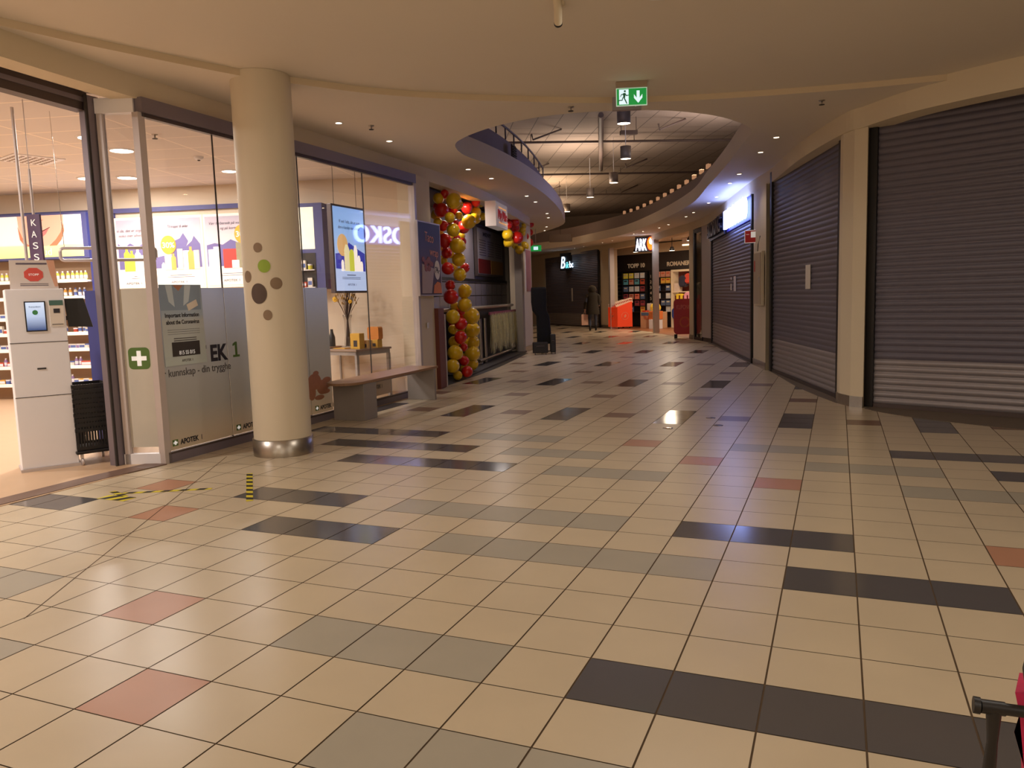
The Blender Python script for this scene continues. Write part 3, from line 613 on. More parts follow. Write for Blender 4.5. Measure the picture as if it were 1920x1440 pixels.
# product shelves along the back wall
def shelf(x0, x1, z, nm, label):
    t = thing('display_shelf', label, 'shelf', at(WB, x0, 0, z), WB[1], 'pharmacy display shelves')
    b = MB(); b.box(0, x1-x0, -.38, 0, -.03, 0); b.build('board', white, t, bevel=.004)
    b = MB(); b.box(0, x1-x0, -.385, -.38, -.035, .02); b.build('price_rail', mat('price_rail', (250, 238, 220), .5, emit=(255, 240, 220), es=.35), t)
levels = [(1.93, 'top'), (1.66, 'second'), (1.33, 'third'), (1.08, 'fourth'), (.82, 'fifth'), (.54, 'sixth'), (.25, 'lowest')]
b = MB(); b.box(-3.4, 1.66, -.02, 0, .0, 2.3); b.k = 0; struct(b.build('wall_shelf_backing', mat('shelf_backing', (196, 160, 126), .7), None, WB[0], WB[1]))
for z, nm in levels: shelf(-3.4, 1.64, z, nm, '%s long white product shelf on the pharmacy back wall' % nm)
protos = {}
def mesh_of(kind, ci):
    key = (kind, ci)
    if key in protos: return protos[key]
    c = [(236, 226, 210), (214, 206, 70), (206, 84, 60), (92, 110, 170), (120, 168, 150), (222, 60, 110), (230, 170, 70), (150, 120, 170)][ci]
    m = mat('product_%d' % ci, c, .5, var=.05); b = MB()
    if kind == 0: b.box(-.035, .035, -.025, .025, 0, .14); b.k = 1; b.box(-.03, .03, -.0255, -.025, .03, .09)
    elif kind == 1: b.lathe([(.026, 0), (.028, .01), (.028, .1), (.012, .125)], 12); b.k = 1; b.lathe([(.013, .125), (.013, .15)], 10); b.lathe([(.0285, .03), (.0285, .08)], 12, cap=False)
    elif kind == 2: b.lathe([(.035, 0), (.036, .06)], 14); b.k = 1; b.lathe([(.038, .06), (.038, .08)], 14)
    else: b.box(-.05, .05, -.03, .03, 0, .08); b.k = 1; b.box(-.045, .045, -.0305, -.03, .02, .06)
    o = b.build('product', [m, white if ci else mat('product_3', (92, 110, 170))]); me = o.data; bpy.data.objects.remove(o); protos[key] = me; return me
KN = ['product_box', 'product_bottle', 'product_jar', 'product_carton']; CN = ['white', 'lime yellow', 'red', 'blue', 'green', 'pink', 'amber', 'violet']
random.seed(11)
def product(kind, ci, loc, rz, place):
    o = bpy.data.objects.new(KN[kind], mesh_of(kind, ci)); C.objects.link(o); o.location = loc; o.rotation_euler.z = rz
    tag(o, '%s %s on the %s' % (CN[ci], ['upright box', 'capped bottle', 'screw top jar', 'flat carton'][kind], place), KN[kind].split('_')[1], 'products on the %s' % place); return o
plan = {1.93: [(1, 1), (1, 1), (0, 0), (1, 1)], 1.66: [(1, 3), (0, 0), (1, 6), (1, 0)], 1.33: [(0, 0), (3, 0), (0, 4), (2, 0)], 1.08: [(1, 0), (2, 2), (3, 0), (0, 0)], .82: [(2, 0), (2, 7), (3, 0), (1, 7)], .54: [(3, 5), (1, 7), (2, 0), (3, 2)], .25: [(1, 7), (2, 3), (3, 6), (3, 0)]}
for z, nm in levels:
    x = -.35
    while x < 1.58:
        k, ci = random.choice(plan[z])
        if random.random() < .92: product(k, ci, at(WB, x, -.27, z+.001), WB[1], '%s pharmacy shelf' % nm)
        x += .072 + .02*random.random()

# right hand light box and shelf beside the display wall
t = thing('light_box', 'navy framed light box with plant print right of the round column', 'light box', WB[0], WB[1])
b = MB(); b.box(5.0, 5.56, -.3, -.02, 1.66, 2.98); b.build('housing', blueb, t)
b = MB(); b.box(5.05, 5.42, -.305, -.3, 2.28, 2.92); b.build('lit_print', mat('print_plants', (240, 232, 210), .6, emit=(240, 228, 190), es=1.0, var=.25, scale=9), t)
b = MB(); b.box(5.05, 5.42, -.31, -.3, 1.68, 2.22); b.build('recess', darkg, t)
for z in (1.68, 1.95): 
    b = MB(); b.box(5.06, 5.41, -.36, -.31, z, z+.015); b.build('ledge', white, t)
for i, (x, z, k, c) in enumerate([(5.12, 1.966, 3, 0), (5.24, 1.966, 0, 0), (5.13, 1.696, 0, 0), (5.22, 1.696, 3, 2), (5.33, 1.696, 0, 0), (5.34, 1.966, 2, 1)]):
    product(k, c, at(WB, x, -.335, z), WB[1], 'narrow ledge beside the display wall')

# KASSE sign with pole
t = thing('checkout_sign', 'tall narrow violet sign reading KASSE hanging above the self service kiosk', 'sign', (-7.35, 3.4, 0), rad(18))
# kiosk
kx, ky = -5.89, 2.16
KF = frame((-5.89, 2.16), (-5.65, 2.545)); kw = .455
t2k = thing('self_service_kiosk', 'tall white self service kiosk with a small screen standing in the shop entrance', 'kiosk', KF[0], KF[1])
b = MB(); b.box(0, kw, 0, .3, .03, 1.65); b.build('cabinet', white, t2k, bevel=.006)
b = MB(); b.box(-.012, kw+.012, -.02, .31, 0, .03); b.build('plinth', alu, t2k)
b = MB(); b.box(0.0, kw, -.002, 0, 1.168, 1.174); b.box(0.0, kw, -.002, 0, .678, .684); b.build('panel_joint', darkg, t2k)
b = MB(); b.box(.135, .3, -.008, 0, 1.27, 1.54); s_ = b.build('screen', black, t2k)
b = MB(); b.box(.145, .29, -.009, -.008, 1.28, 1.53); b.build('display', gradmat('kiosk_display', [(0, (50, 70, 120)), (.5, (170, 190, 224)), (1, (196, 214, 240))], 'Z', 1.28, 1.53, .2, .7), s_)
b = MB(); b.lathe([(.001, 0), (.022, 0)], 16, cap=False); o = b.build('icon', mat('icon_green', (70, 150, 90), .5, var=0), s_); o.location = (.215, -.011, 1.44); o.rotation_euler.x = PI/2
text('Kontantkort', s_, .17, -.0105, 1.485, .014, txtk, w=.09, ex=.0003)
b = MB(); b.box(.33, .44, -.006, 0, 1.31, 1.53); l_ = b.build('leaflet', paper, t2k)
b = MB(); b.box(.33, .44, -.008, -.006, 1.5, 1.545); b.build('leaflet_header', mat('teal', (74, 110, 100), .6), l_); b = MB(); b.box(.36, .41, -.008, -.006, 1.43, 1.47); b.build('leaflet_picture', txtk, l_); b = MB(); b.box(.34, .43, -.008, -.006, 1.325, 1.33); b.build('leaflet_line', txtk, l_)
b = MB(); b.box(.19, .26, -.004, 0, .925, .94); b.build('card_slot', darkg, t2k)
# stand sign on kiosk
t = thing('table_sign', 'framed notice with a red octagon standing on top of the kiosk', 'sign', at(KF, .05, .1, 1.652), KF[1])
b = MB(); b.poly([(0, 0), (.38, 0), (.36, .26), (.01, .26)], 0, .01); b.build('sheet', mat('acrylic_sheet', (214, 200, 190), .3), t)
b = MB(); b.poly([(.19+.08*math.cos(rad(22.5+45*i)), .13+.065*math.sin(rad(22.5+45*i))) for i in range(8)], -.002, 0); b.build('octagon', mat('octagon_red', (216, 84, 72), .6, var=0), t)
text('STOPP', t, .15, -.003, .12, .02, txtw, w=.08, ex=.0003)
b = MB(); b.box(.06, .3, -.0015, 0, .22, .235); b.build('heading', mat('lettering_soft', (96, 84, 96)), t); b = MB(); b.box(.08, .3, -.0015, 0, .03, .036); b.box(.08, .3, -.0015, 0, .045, .05); b.build('small_print', mat('lettering_soft', (96, 84, 96)), t)
b = MB(); b.poly([(.3, .26), (.36, .26), (.375, .02), (.35, .02), (.32, .14)], -.002, 0); b.build('hand_picture', mat('hand_print', (214, 160, 130), .6), t)
# tablet monitor
t = thing('payment_tablet', 'black tilted card terminal screen sticking out right of the kiosk', 'tablet', at(KF, kw+.02, .05, 1.3), KF[1]-rad(10))
b = MB(); b.poly([(0, .0), (.2, -.01), (.14, .26), (-.02, .26)], 0, .025); b.build('screen', black, t); b = MB(); b.box(-.06, .04, .02, .06, .06, .1); b.build('arm', darkg, t)
# basket trolley
TF = frame((-5.56, 2.47), (-5.405, 2.76))
t = thing('basket_dolly', 'black wheeled dolly under the stack of shopping baskets', 'dolly', at(TF, 0, .06, 0), TF[1])
b = MB(); b.box(0, .34, 0, .42, .11, .14); b.build('deck', black, t, bevel=.01)
for x in (.05, .29):
    for y in (.04, .38):
        b = MB(); b.box(x-.012, x+.012, y-.012, y+.012, .07, .11); c_ = b.build('caster', chrome, t); b = MB(); b.lathe([(.03, -.011), (.036, -.006), (.036, .006), (.03, .011)], 14); w_ = b.build('wheel', alu, c_); w_.rotation_euler = (0, PI/2, 0); w_.location = (x, y-.01, .036)
me = None
for i in range(10):
    z = .145+(.0 if i == 0 else .17+.045*(i-1))
    if i < 2:
        h = .2 if i == 0 else .085
        b = MB()
        x0, x1, y0, y1 = .01, .33, .02, .4
        b.box(x0+.02, x1-.02, y0+.02, y1-.02, 0, .008)
        for (a0, a1, c0, c1) in ((x0, x1, y0, y0+.01), (x0, x1, y1-.01, y1), (x0, x0+.01, y0, y1), (x1-.01, x1, y0, y1)): b.box(a0, a1, c0, c1, h-.03, h); b.box(a0+.008, a1-.008, c0+.0, c1, 0, .03)
        n_ = 13
        for k in range(n_):
            xx = x0+.01+(x1-x0-.03)*k/(n_-1); b.box(xx, xx+.017, y0+.002, y0+.008, .03, h-.03); b.box(xx, xx+.017, y1-.008, y1-.002, .03, h-.03)
            yy = y0+.01+(y1-y0-.03)*k/(n_-1); b.box(x0+.002, x0+.008, yy, yy+.02, .03, h-.03); b.box(x1-.008, x1-.002, yy, yy+.02, .03, h-.03)
        o = b.build('shopping_basket', black); me = o.data
    else:
        o = bpy.data.objects.new('shopping_basket', me); C.objects.link(o)
    o.location = at(TF, 0, .06, z); o.rotation_euler.z = TF[1]+(rad(random.uniform(-1.5, 1.5)) if i else 0)
    names = ['bottom full height basket of the black stack beside the kiosk', 'second basket from the bottom of the black stack beside the kiosk', 'third basket up in the black stack beside the kiosk', 'fourth basket up in the black stack beside the kiosk', 'fifth basket up in the black stack beside the kiosk', 'sixth basket up in the black stack beside the kiosk', 'seventh basket up in the black stack beside the kiosk', 'eighth basket up in the black stack beside the kiosk', 'second from the top in the black basket stack beside the kiosk', 'topmost basket of the black stack beside the kiosk']
    tag(o, names[i], 'basket', 'stacked shopping baskets')
# navy standing panel behind the baskets
PF2 = frame((-6.13, 3.15), (-5.87, 3.27))
t = thing('blue_display_stand', 'navy blue standing display panel behind the stacked baskets', 'display stand', at(PF2, .0, 0, 0), PF2[1])
b = MB(); b.box(0, .2, 0, .35, .02, 1.64); b.build('panel', navy, t); b = MB(); b.box(.2, .26, 0, .35, .02, 1.64); b.build('side_board', white, t); b = MB(); b.box(-.02, .28, -.02, .37, 0.004, .02); b.build('foot', alu_d, t)

# KASSE sign parts
t = bpy.data.objects['checkout_sign']
t.location = (-6.04, 2.55, 0); 
b = MB(); b.box(0, .125, -.01, .015, 1.76, 2.34); b.build('panel', mat('kasse_violet', (92, 66, 96), .5), t)
for i, ch in enumerate('KASSE'): text(ch, t, .035, -.012, 2.235-i*.105, .062, txtw, w=.05, ex=.001)
b = MB(); b.tube([(-.03, -.02, 1.655), (-.03, -.02, 3.3)], .014); b.build('pole', alu, t)
b = MB(); b.tube([(.06, .005, 2.34), (.06, .005, 2.75)], .012); b.tube([(.06, .005, 2.75), (.06, .005, ZP-.002)], .004, 6); b.build('hanger', alu, t)
# suspended loop sign holder
LF = frame((-6.1, 3.05), (-5.55, 3.6))
t = thing('suspended_rail', 'suspended rounded metal loop rail hanging from a wire inside the entrance', 'sign rail', LF[0], LF[1])
b = MB(); pts = rrect(-.12, .74, 1.94, 2.06, .035, 5); b.tube([(x, 0, z) for x, z in pts], .016, 8, True); b.build('loop', alu, t)
b = MB(); b.tube([(-.08, 0, 2.06), (-.1, 0, ZP-.002)], .003, 6); b.tube([(.7, 0, 2.06), (.7, 0, ZP-.002)], .003, 6); b.build('wire', chrome, t)
b = MB(); b.box(.66, .74, -.03, .03, 1.95, 2.05); b.build('end_block', alu_d, t)

# portrait screen hanging in the window
HF = frame((gl0[0]-.38, gl0[1]), (gl1[0]-.38, gl1[1]))
t = thing('hanging_screen', 'bright portrait advertising screen hung on wires inside the window above the flower table', 'screen', HF[0], HF[1])
x0, x1, z0, z1 = 3.52, 4.28, 1.6, 2.73
b = MB(); b.box(x0-.03, x1+.03, 0, .07, z0-.03, z1+.03); b.build('casing', alu_d, t, bevel=.006)
b = MB(); b.box(x0, x1, -.004, 0, z0, z1); b.build('display', gradmat('screen_print', [(0, (196, 214, 250)), (.28, (190, 208, 248)), (.5, (170, 196, 240)), (.75, (150, 190, 240)), (1, (140, 180, 238))], 'Z', z0, z1, .3, .9), t)
sb = mat('screen_blue', (56, 62, 170), .5, emit=(60, 66, 180), es=.8, var=0)
b = MB(); b.poly([(x0+.01, z0+.3), (x1-.01, z0+.27), (x1-.01, z0+.52), (x1-.2, z0+.58), (x0+.35, z0+.66), (x0+.2, z0+.52), (x0+.01, z0+.5)], -.006, -.004); b.build('mountain_picture', sb, t)
b = MB(); b.poly([(x0+.19+.13*math.cos(a*PI/12), z0+.62+.15*math.sin(a*PI/12)) for a in range(24)], -.008, -.006); b.build('badge', mat('screen_orange', (236, 186, 120), .5, emit=(236, 186, 120), es=.8), t)
for k, (px, pw, ph, ci) in enumerate([(.14, .06, .15, 1), (.22, .13, .36, 3), (.34, .13, .3, 0), (.46, .09, .36, 1), (.55, .07, .22, 1), (.62, .06, .14, 1)]):
    b = MB(); b.poly([(x0+px, z0+.27), (x0+px+pw, z0+.27), (x0+px+pw, z0+.27+ph*.8), (x0+px+pw*.7, z0+.27+ph), (x0+px+pw*.3, z0+.27+ph), (x0+px, z0+.27+ph*.8)], -.009-k*.0004, -.006); b.build('product_picture', pcols[ci], t)
sk = mat('screen_ink', (60, 66, 110), .5, var=0)
text('Vi ved i lufta, det er sogn', t, x0+.12, -.006, z1-.21, .045, sk, w=.52, ex=.0005, shear=.3)
text('dere vi kanskje mer allveier', t, x0+.1, -.006, z1-.29, .045, sk, w=.54, ex=.0005, shear=.3)
text('APOTEK 1', t, x0+.27, -.006, z0+.07, .03, sk, w=.22, ex=.0005)
b = MB(); b.box(x0+.15, x1-.15, -.006, -.004, z0+.18, z0+.186); b.box(x0+.15, x1-.15, -.006, -.004, z0+.16, z0+.166); b.box(x0+.27, x1-.27, -.006, -.004, z0+.21, z0+.22); b.build('small_print', sk, t)
b = MB()
for x in (x0+.08, x1-.12): b.tube([(x, .03, z1+.03), (x+.01, .03, ZP-.002)], .004, 6)
b.build('wire', darkg, t)

# table with vase etc. in the window
TBL = frame((-6.45, 7.4), (-5.35, 7.05))
t = thing('display_table', 'grey side table with dark legs behind the glass, carrying the vase and yellow boxes', 'table', (-6.0, 7.62, 0), rad(-14))
b = MB(); b.box(-.62, .55, -.42, .3, .72, .75); b.build('tabletop', mat('table_top', (150, 128, 112), .4), t, bevel=.004)
b = MB(); b.box(-.6, .53, -.4, -.38, .66, .72); b.box(-.6, .53, .26, .28, .66, .72); b.box(.51, .53, -.4, .28, .66, .72); b.box(-.6, -.58, -.4, .28, .66, .72); b.build('apron', benchm, t)
for x in (-.6, .49):
    for y in (-.4, .24): b = MB(); b.box(x, x+.045, y, y+.045, .004, .66); b.build('leg', benchm, t)
zt = .75
def tt(x, y): # table-local to world
    a = rad(-14); return (-6.0+x*math.cos(a)-y*math.sin(a), 7.62+x*math.sin(a)+y*math.cos(a), zt+.001)
t = thing('flower_vase', 'slim glass vase of dried yellow flowers and twigs on the window table', 'vase', tt(-.05, -.02))
b = MB(); b.lathe([(.075, 0), (.07, .01), (.05, .2), (.055, .42), (.075, .5), (.072, .5), (.05, .42), (.045, .2), (.06, .015)], 20, cap=True); b.build('glass_body', glassm, t)
random.seed(5)
b = MB(); tips = []
for i in range(34):
    a = random.uniform(0, 2*PI); r = random.uniform(.02, .2); h = random.uniform(.75, 1.12)
    tips.append((r*math.cos(a), r*math.sin(a), h)); a2 = a+PI
    b.tube([(.04*math.cos(a2), .04*math.sin(a2), .02), (.01*math.cos(a2), .01*math.sin(a2), .38), (r*.4*math.cos(a), r*.4*math.sin(a), .38+(h-.38)*.5), tips[-1]], [.003, .004, .004, .0025], 5)
b.build('stem', mat('dried_stem', (74, 48, 36), .8), t)
b = MB()
for k, (x, y, h) in enumerate(tips):
    for j in range(2): b.ell((x*.8+random.uniform(-.02, .02), y*.8, h-.08*j), .012, .012, .022, 7, 5)
b.build('bud', mat('dried_bud', (168, 128, 60), .8), t)
for (x, z, r) in [(-.15, .74, .05), (.12, .7, .035), (.02, .98, .045), (-.08, .95, .04)]:
    b = MB()
    for k in range(7): a = 2*PI*k/7; b.ell((x+r*.6*math.cos(a), -.08, z+r*.6*math.sin(a)), r*.45, .012, r*.3, 8, 5)
    b.ell((x, -.09, z), r*.3, .015, r*.3, 8, 5); b.build('flower', mat('flower_yellow', (226, 178, 40), .6), t)
o = MB(); o.lathe([(.045, 0), (.048, .01), (.048, .17), (.03, .22), (.022, .25), (.022, .29)], 18); o = o.build('dark_bottle', mat('bottle_dark', (44, 44, 46), .25)); o.location = tt(-.17, -.24); tag(o, 'dark green bottle at the end of the window table', 'bottle')
o = MB(); o.lathe([(.05, 0), (.13, .01), (.15, .03), (.145, .03), (.12, .014)], 24); o = o.build('dish', mat('dish_wood', (140, 98, 60), .5)); o.location = tt(-.18, -.22); o.data.transform(Matrix.Scale(.8, 4, (0, 1, 0))); tag(o, 'shallow wooden dish in front of the vase', 'dish')
ym = mat('carton_yellow', (206, 160, 60), .6); om = mat('carton_orange', (206, 128, 50), .6)
def carton(x, y, w, d, h, m, label, z=0, rz=0, win=True):
    t = thing('product_carton', label, 'carton', (tt(x, y)[0], tt(x, y)[1], zt+.001+z), rad(-14+rz))
    b = MB(); b.box(0, w, 0, d, 0, h); b.build('box', m, t, bevel=.004)
    if win: b = MB(); b.box(w*.35, w*.75, -.002, 0, h*.15, h*.55); b.build('printed_panel', darkg, t)
    return t
carton(.3, -.3, .2, .1, .23, ym, 'tall mustard yellow carton on the window table right of the vase')
carton(.4, -.0, .16, .1, .12, ym, 'small yellow carton at the foot of the orange tin')
carton(.42, -.16, .1, .1, .12, mat('carton_cream', (220, 176, 110), .6), 'small cream carton at the far end of the window table')
t = thing('orange_tin', 'rounded orange tin box propped on the small cartons', 'tin', tt(.33, .02), rad(-14)); t.location.z = zt+.122
b = MB(); b.poly(rrect(0, .24, 0, .19, .03), -.0, .09); b.build('tin', om, t)
o = MB(); o.box(0, .24, 0, .12, 0, .012); o = o.build('flat_packet', mat('packet', (214, 160, 60), .6)); o.location = tt(-.02, -.36); o.rotation_euler.z = rad(-10); tag(o, 'flat yellow packet lying at the front edge of the window table', 'packet')
b = MB(); b.box(3.55, 4.5, -.0, .02, .1, .36); o = b.build('low_window_board', mat('low_board', (196, 172, 140), .6), None, (HF[0][0]+.2, HF[0][1], 0), HF[1]); tag(o, 'low cream board with a pharmacy logo at the foot of the window behind the bench', 'board')
text('APOTEK 1', o, 3.95, -.002, .2, .06, txtk, w=.3, ex=.001)

# ------------------------------------------------------------------ bench
t = thing('bench', 'wood topped bench with rounded end and grey panel supports along the pharmacy window', 'bench', (-4.62, 5.45, 0), rad(2.0))
b = MB(); pts = [(-.23, 2.05), (.23, 2.05)]+[(.23*math.cos(a*PI/12), -.02-.25*math.sin(a*PI/12)) for a in range(0, 13)]
n = len(pts); vs = [(x, y, .455) for x, y in pts]+[(x, y, .485) for x, y in pts]; b.add(vs, [list(range(n)), list(range(2*n-1, n-1, -1))]+[(i, (i+1) % n, n+(i+1) % n, n+i) for i in range(n)]); b.build('seat', wood, t)
for y in (.0, 1.93): b = MB(); b.box(-.22, .22, y, y+.3 if y == 0 else y+.05, .0, .455); b.build('support', benchm, t, bevel=.004)
bpy.data.objects['bench'].children
b = MB(); b.box(-.02, .02, .3, 1.93, .4, .455); b.build('rail', benchm, t)

# ------------------------------------------------------------------ floor details
tapeY = mat('tape_yellow', (214, 196, 50), .5, var=.03); tapeK = mat('tape_black', (36, 32, 30), .5, var=.03)
def tape(p, q, w, label, nst=9):
    p = Vector((*p, 0)); q = Vector((*q, 0)); d = (q-p); L = d.length; a = math.atan2(d.y, d.x)
    t = thing('floor_tape', label, 'floor tape', (p.x, p.y, .001), a); b = MB(); b.box(0, L, -w/2, w/2, 0, .001); b.build('yellow_strip', tapeY, t)
    b = MB()
    for i in range(nst):
        x = L*(i+.1)/nst; s = L/nst*.5; b.add([(x, -w/2, .0015), (x+s, -w/2, .0015), (min(x+s+w*.5, L), w/2, .0015), (min(x+w*.5, L), w/2, .0015)], [(0, 1, 2, 3)])
    b.build('black_stripes', tapeK, t, fix=False)
tape((-3.78, 2.70), (-3.12, 1.94), .05, 'yellow and black striped tape standing out on a dark tile near the column', 7)
tape((-4.3, 1.85), (-3.7, 2.17), .05, 'worn yellow and black striped tape across the pale tiles near the entrance', 5)
tape((-4.36, 1.72), (-4.08, 1.72), .12, 'crumpled yellow tape piece on the tiles near the entrance', 2)
tape((-4.44, 1.87), (-4.2, 1.78), .05, 'short tape piece beside the crumpled tape near the entrance', 2)
for i, (x, y) in enumerate([(-.767, 5.72), (-.43, 6.49), (-.28, 6.0)]):
    b = MB(); b.lathe([(.055, 0), (.055, .003), (.04, .004), (.001, .004)], 24); tag(b.build('floor_disc', chrome, None, (x, y, .0005)), ['round metal floor cap near the terracotta tile, left of the other two', 'round metal floor cap furthest away of the three in the floor', 'shiny round metal floor cap with a bluish glint, nearest the shutters'][i], 'floor cap', 'round metal caps in the floor')
b = MB(); b.add([(-2.66, -.15, .0008), (-2.655, -.147, .0008), (-4.53, 3.25, .0008), (-4.537, 3.247, .0008)], [(0, 1, 2, 3)])
struct(b.build('floor_joint', grout, fix=False))

# ------------------------------------------------------------------ exit sign
fr = frame((-1.2, 5.42), (-.9, 5.52))
t = thing('exit_sign', 'green and white running man exit sign with a down arrow hung under the ceiling', 'exit sign', fr[0], fr[1])
b = MB(); b.box(0, .31, -.03, .03, 3.50, 3.559); b.build('housing', mat('sign_housing', (170, 150, 130), .6), t, bevel=.004)
b = MB(); b.box(.0, .31, -.008, .008, 3.325, 3.5); b.build('frame', mat('sign_frame', (190, 214, 190), .4, emit=(190, 220, 196), es=.5), t)
b = MB(); b.box(.008, .302, -.0095, -.008, 3.333, 3.492); b.build('green_field', mat('exit_green', (24, 140, 62), .4, emit=(20, 140, 60), es=.75, var=0), t)
ew = mat('exit_white', (225, 240, 245), .4, emit=(205, 232, 240), es=.95, var=0)
b = MB(); b.box(.03, .125, -.0105, -.0095, 3.34, 3.486); b.build('door_picture', ew, t)
b = MB(); b.poly([(.205, 3.47), (.235, 3.47), (.235, 3.40), (.262, 3.435), (.262, 3.4), (.22, 3.35), (.178, 3.4), (.178, 3.435), (.205, 3.40)], -.0105, -.0095); b.build('arrow', ew, t)
eg = mat('exit_dark_green', (20, 84, 50), .4, emit=(20, 100, 56), es=.3, var=0)
b = MB(); b.poly([(.088+.01*math.cos(a*PI/6), 3.468+.01*math.sin(a*PI/6)) for a in range(12)], -.012, -.011)
for P in ([(.07, 3.45), (.095, 3.452), (.09, 3.405), (.07, 3.4)], [(.073, 3.445), (.05, 3.44), (.04, 3.415), (.046, 3.413), (.055, 3.432), (.075, 3.435)], [(.09, 3.45), (.105, 3.43), (.125, 3.432), (.125, 3.424), (.1, 3.42), (.088, 3.438)], [(.085, 3.405), (.1, 3.375), (.112, 3.347), (.102, 3.345), (.09, 3.37), (.075, 3.4)], [(.07, 3.405), (.065, 3.378), (.03, 3.375), (.026, 3.36), (.02, 3.362), (.024, 3.384), (.058, 3.386), (.062, 3.41)]): b.poly(P, -.012, -.011)
b.build('running_man', eg, t)
t = thing('sign_box', 'flat lilac grey box under the ceiling just behind the exit sign', 'box', (-1.33, 5.76, 0), fr[1])
b = MB(); b.box(-.0, .3, -.03, .03, 3.365, 3.499); b.build('body', mat('lilac_box', (160, 146, 150), .6), t); b = MB(); b.ell((.24, -.032, 3.40), .008, .004, .008, 8, 5); b.build('indicator', white, t)

# round luminaire + camera on near ceiling
t = clight(-.24, 3.12, .24, 'large round glowing ceiling light cut off by the top of the picture', 6, 'round_luminaire', z=ZC+.059)
t = thing('surveillance_camera', 'small cream bullet camera hanging from the ceiling at the top of the picture', 'camera', (-1.0, 3.1, ZC+.06), rad(10))
b = MB(); b.lathe([(.04, 0), (.04, -.02), (.02, -.03)], 14); b.build('mount', cream, t); b = MB(); b.tube([(0, -.12, -.0), (-.01, .0, -.05), (-.03, .12, -.1)], .03, 14); b.build('body', cream, t); b = MB(); b.tube([(-.03, .12, -.1), (-.032, .135, -.106)], .032, 14); b.build('lens_ring', black, t)

# ------------------------------------------------------------------ downlights
DL = [(-4.44, 5.29), (-4.49, 6.48), (-4.6, 9.06), (-4.68, 10.15), (-5.04, 12.75), (-5.25, 13.81), (-5.88, 16.29), (-6.22, 17.33), (-7.2, 19.89), (-7.71, 21.11), (.09, 8.99), (-.21, 10.09), (-.76, 12.21), (-1.06, 13.34), (-1.61, 15.47), (-1.94, 16.55), (-2.63, 18.58), (-3.01, 19.63), (-3.94, 21.86), (-4.43, 22.84), (-5.2, 23.9), (-5.73, 24.75), (-7.26, 27.54), (-7.91, 28.46), (-9.25, 30.17), (-9.9, 30.93), (-11.41, 32.3), (-12.23, 33.1)]
dlm = mat('downlight_glow', (255, 240, 220), .5, emit=(255, 226, 190), es=16, var=0)
b = MB(); b.lathe([(.035, -.006), (.048, -.01), (.05, 0)], 16, cap=False); o = b.build('rim', white); rim = o.data; bpy.data.objects.remove(o)
b = MB(); b.lathe([(.001, -.004), (.036, -.006)], 16, cap=False); o = b.build('bulb', dlm); bulb = o.data; bpy.data.objects.remove(o)
nearD = ['recessed downlight nearest the round column', 'second recessed downlight from the round column']
for i, (x, y) in enumerate(DL):
    left = i < 10
    lab = (nearD[i] if i < 2 else 'small recessed downlight in the left ceiling strip above the balloons' if i < 6 else 'small far downlight in the left ceiling strip past the balloons') if left else ('small recessed downlight in the right ceiling strip before the glowing sign' if i < 12 else 'small recessed downlight in the blue lit ceiling by the glowing sign' if i < 16 else 'small far downlight in the ceiling strip before the bookshop' if i < 22 else 'tiny far downlight over the clothes shop shutter')
    t = thing('recessed_downlight', lab, 'downlight', (x, y, ZC), 0, 'recessed downlights')
    for nm, me in (('rim', rim), ('bulb', bulb)): o = bpy.data.objects.new(nm, me); C.objects.link(o); o.parent = t
    L = bpy.data.lights.new('spot', 'SPOT'); L.energy = 15 if i in (2, 3, 4, 5, 6, 7) else (11 if i in (10, 11, 12) else (10 if i >= 18 else 6)); L.color = (1, .84, .66); L.spot_size = rad(120); L.spot_blend = .9; L.shadow_soft_size = .04
    o = bpy.data.objects.new('spot', L); C.objects.link(o); o.location = (x, y, ZC-.03)
# pendants
PD = [(-2.97, 12.7), (-3.93, 16.63), (-5.28, 20.52), (-6.88, 23.42), (-9.0, 27.28)]
pm = mat('pendant_shade', (130, 118, 110), .5, .2)
for i, (x, y) in enumerate(PD):
    t = thing('pendant_light', ['nearest cylindrical pendant light in the ceiling opening', 'second cylindrical pendant light, hanging from a visible rod', 'third cylindrical pendant light in the ceiling opening', 'fourth small cylindrical pendant light in the ceiling opening', 'furthest cylindrical pendant light in the ceiling opening'][i], 'pendant light', (x, y, 4.7), 0, 'cylindrical pendant lights')
    b = MB(); b.lathe([(.125, 0), (.13, .0), (.13, .3), (.02, .31), (.02, .3)], 24, cap=False); b.build('shade', pm, t)
    b = MB(); b.lathe([(.001, .006), (.125, .006)], 24, cap=False); b.build('diffuser', mat('pendant_glow', (255, 240, 214), .5, emit=(255, 232, 200), es=8, var=0), t)
    b = MB(); b.tube([(0, 0, .3), (0, 0, 1.3)], .008, 6); b.build('rod', white, t)
    L = bpy.data.lights.new('pl', 'SPOT'); L.energy = 7; L.color = (1, .82, .62); L.spot_size = rad(100); L.spot_blend = .8; L.shadow_soft_size = .12
    o = bpy.data.objects.new('pl', L); C.objects.link(o); o.location = (x, y, 4.66)
t = thing('cable_tray', 'short dark box hanging near the roof between the first two pendants', 'box', (-4.2, 18.05, 5.55), rad(27)); b = MB(); b.box(-.22, .22, -.08, .08, 0, .1); b.build('body', pipe_m, t); b = MB(); b.tube([(-.2, 0, .1), (-.2, 0, .45)], .01, 6); b.tube([(.2, 0, .1), (.2, 0, .45)], .01, 6); b.build('hanger', pipe_m, t)

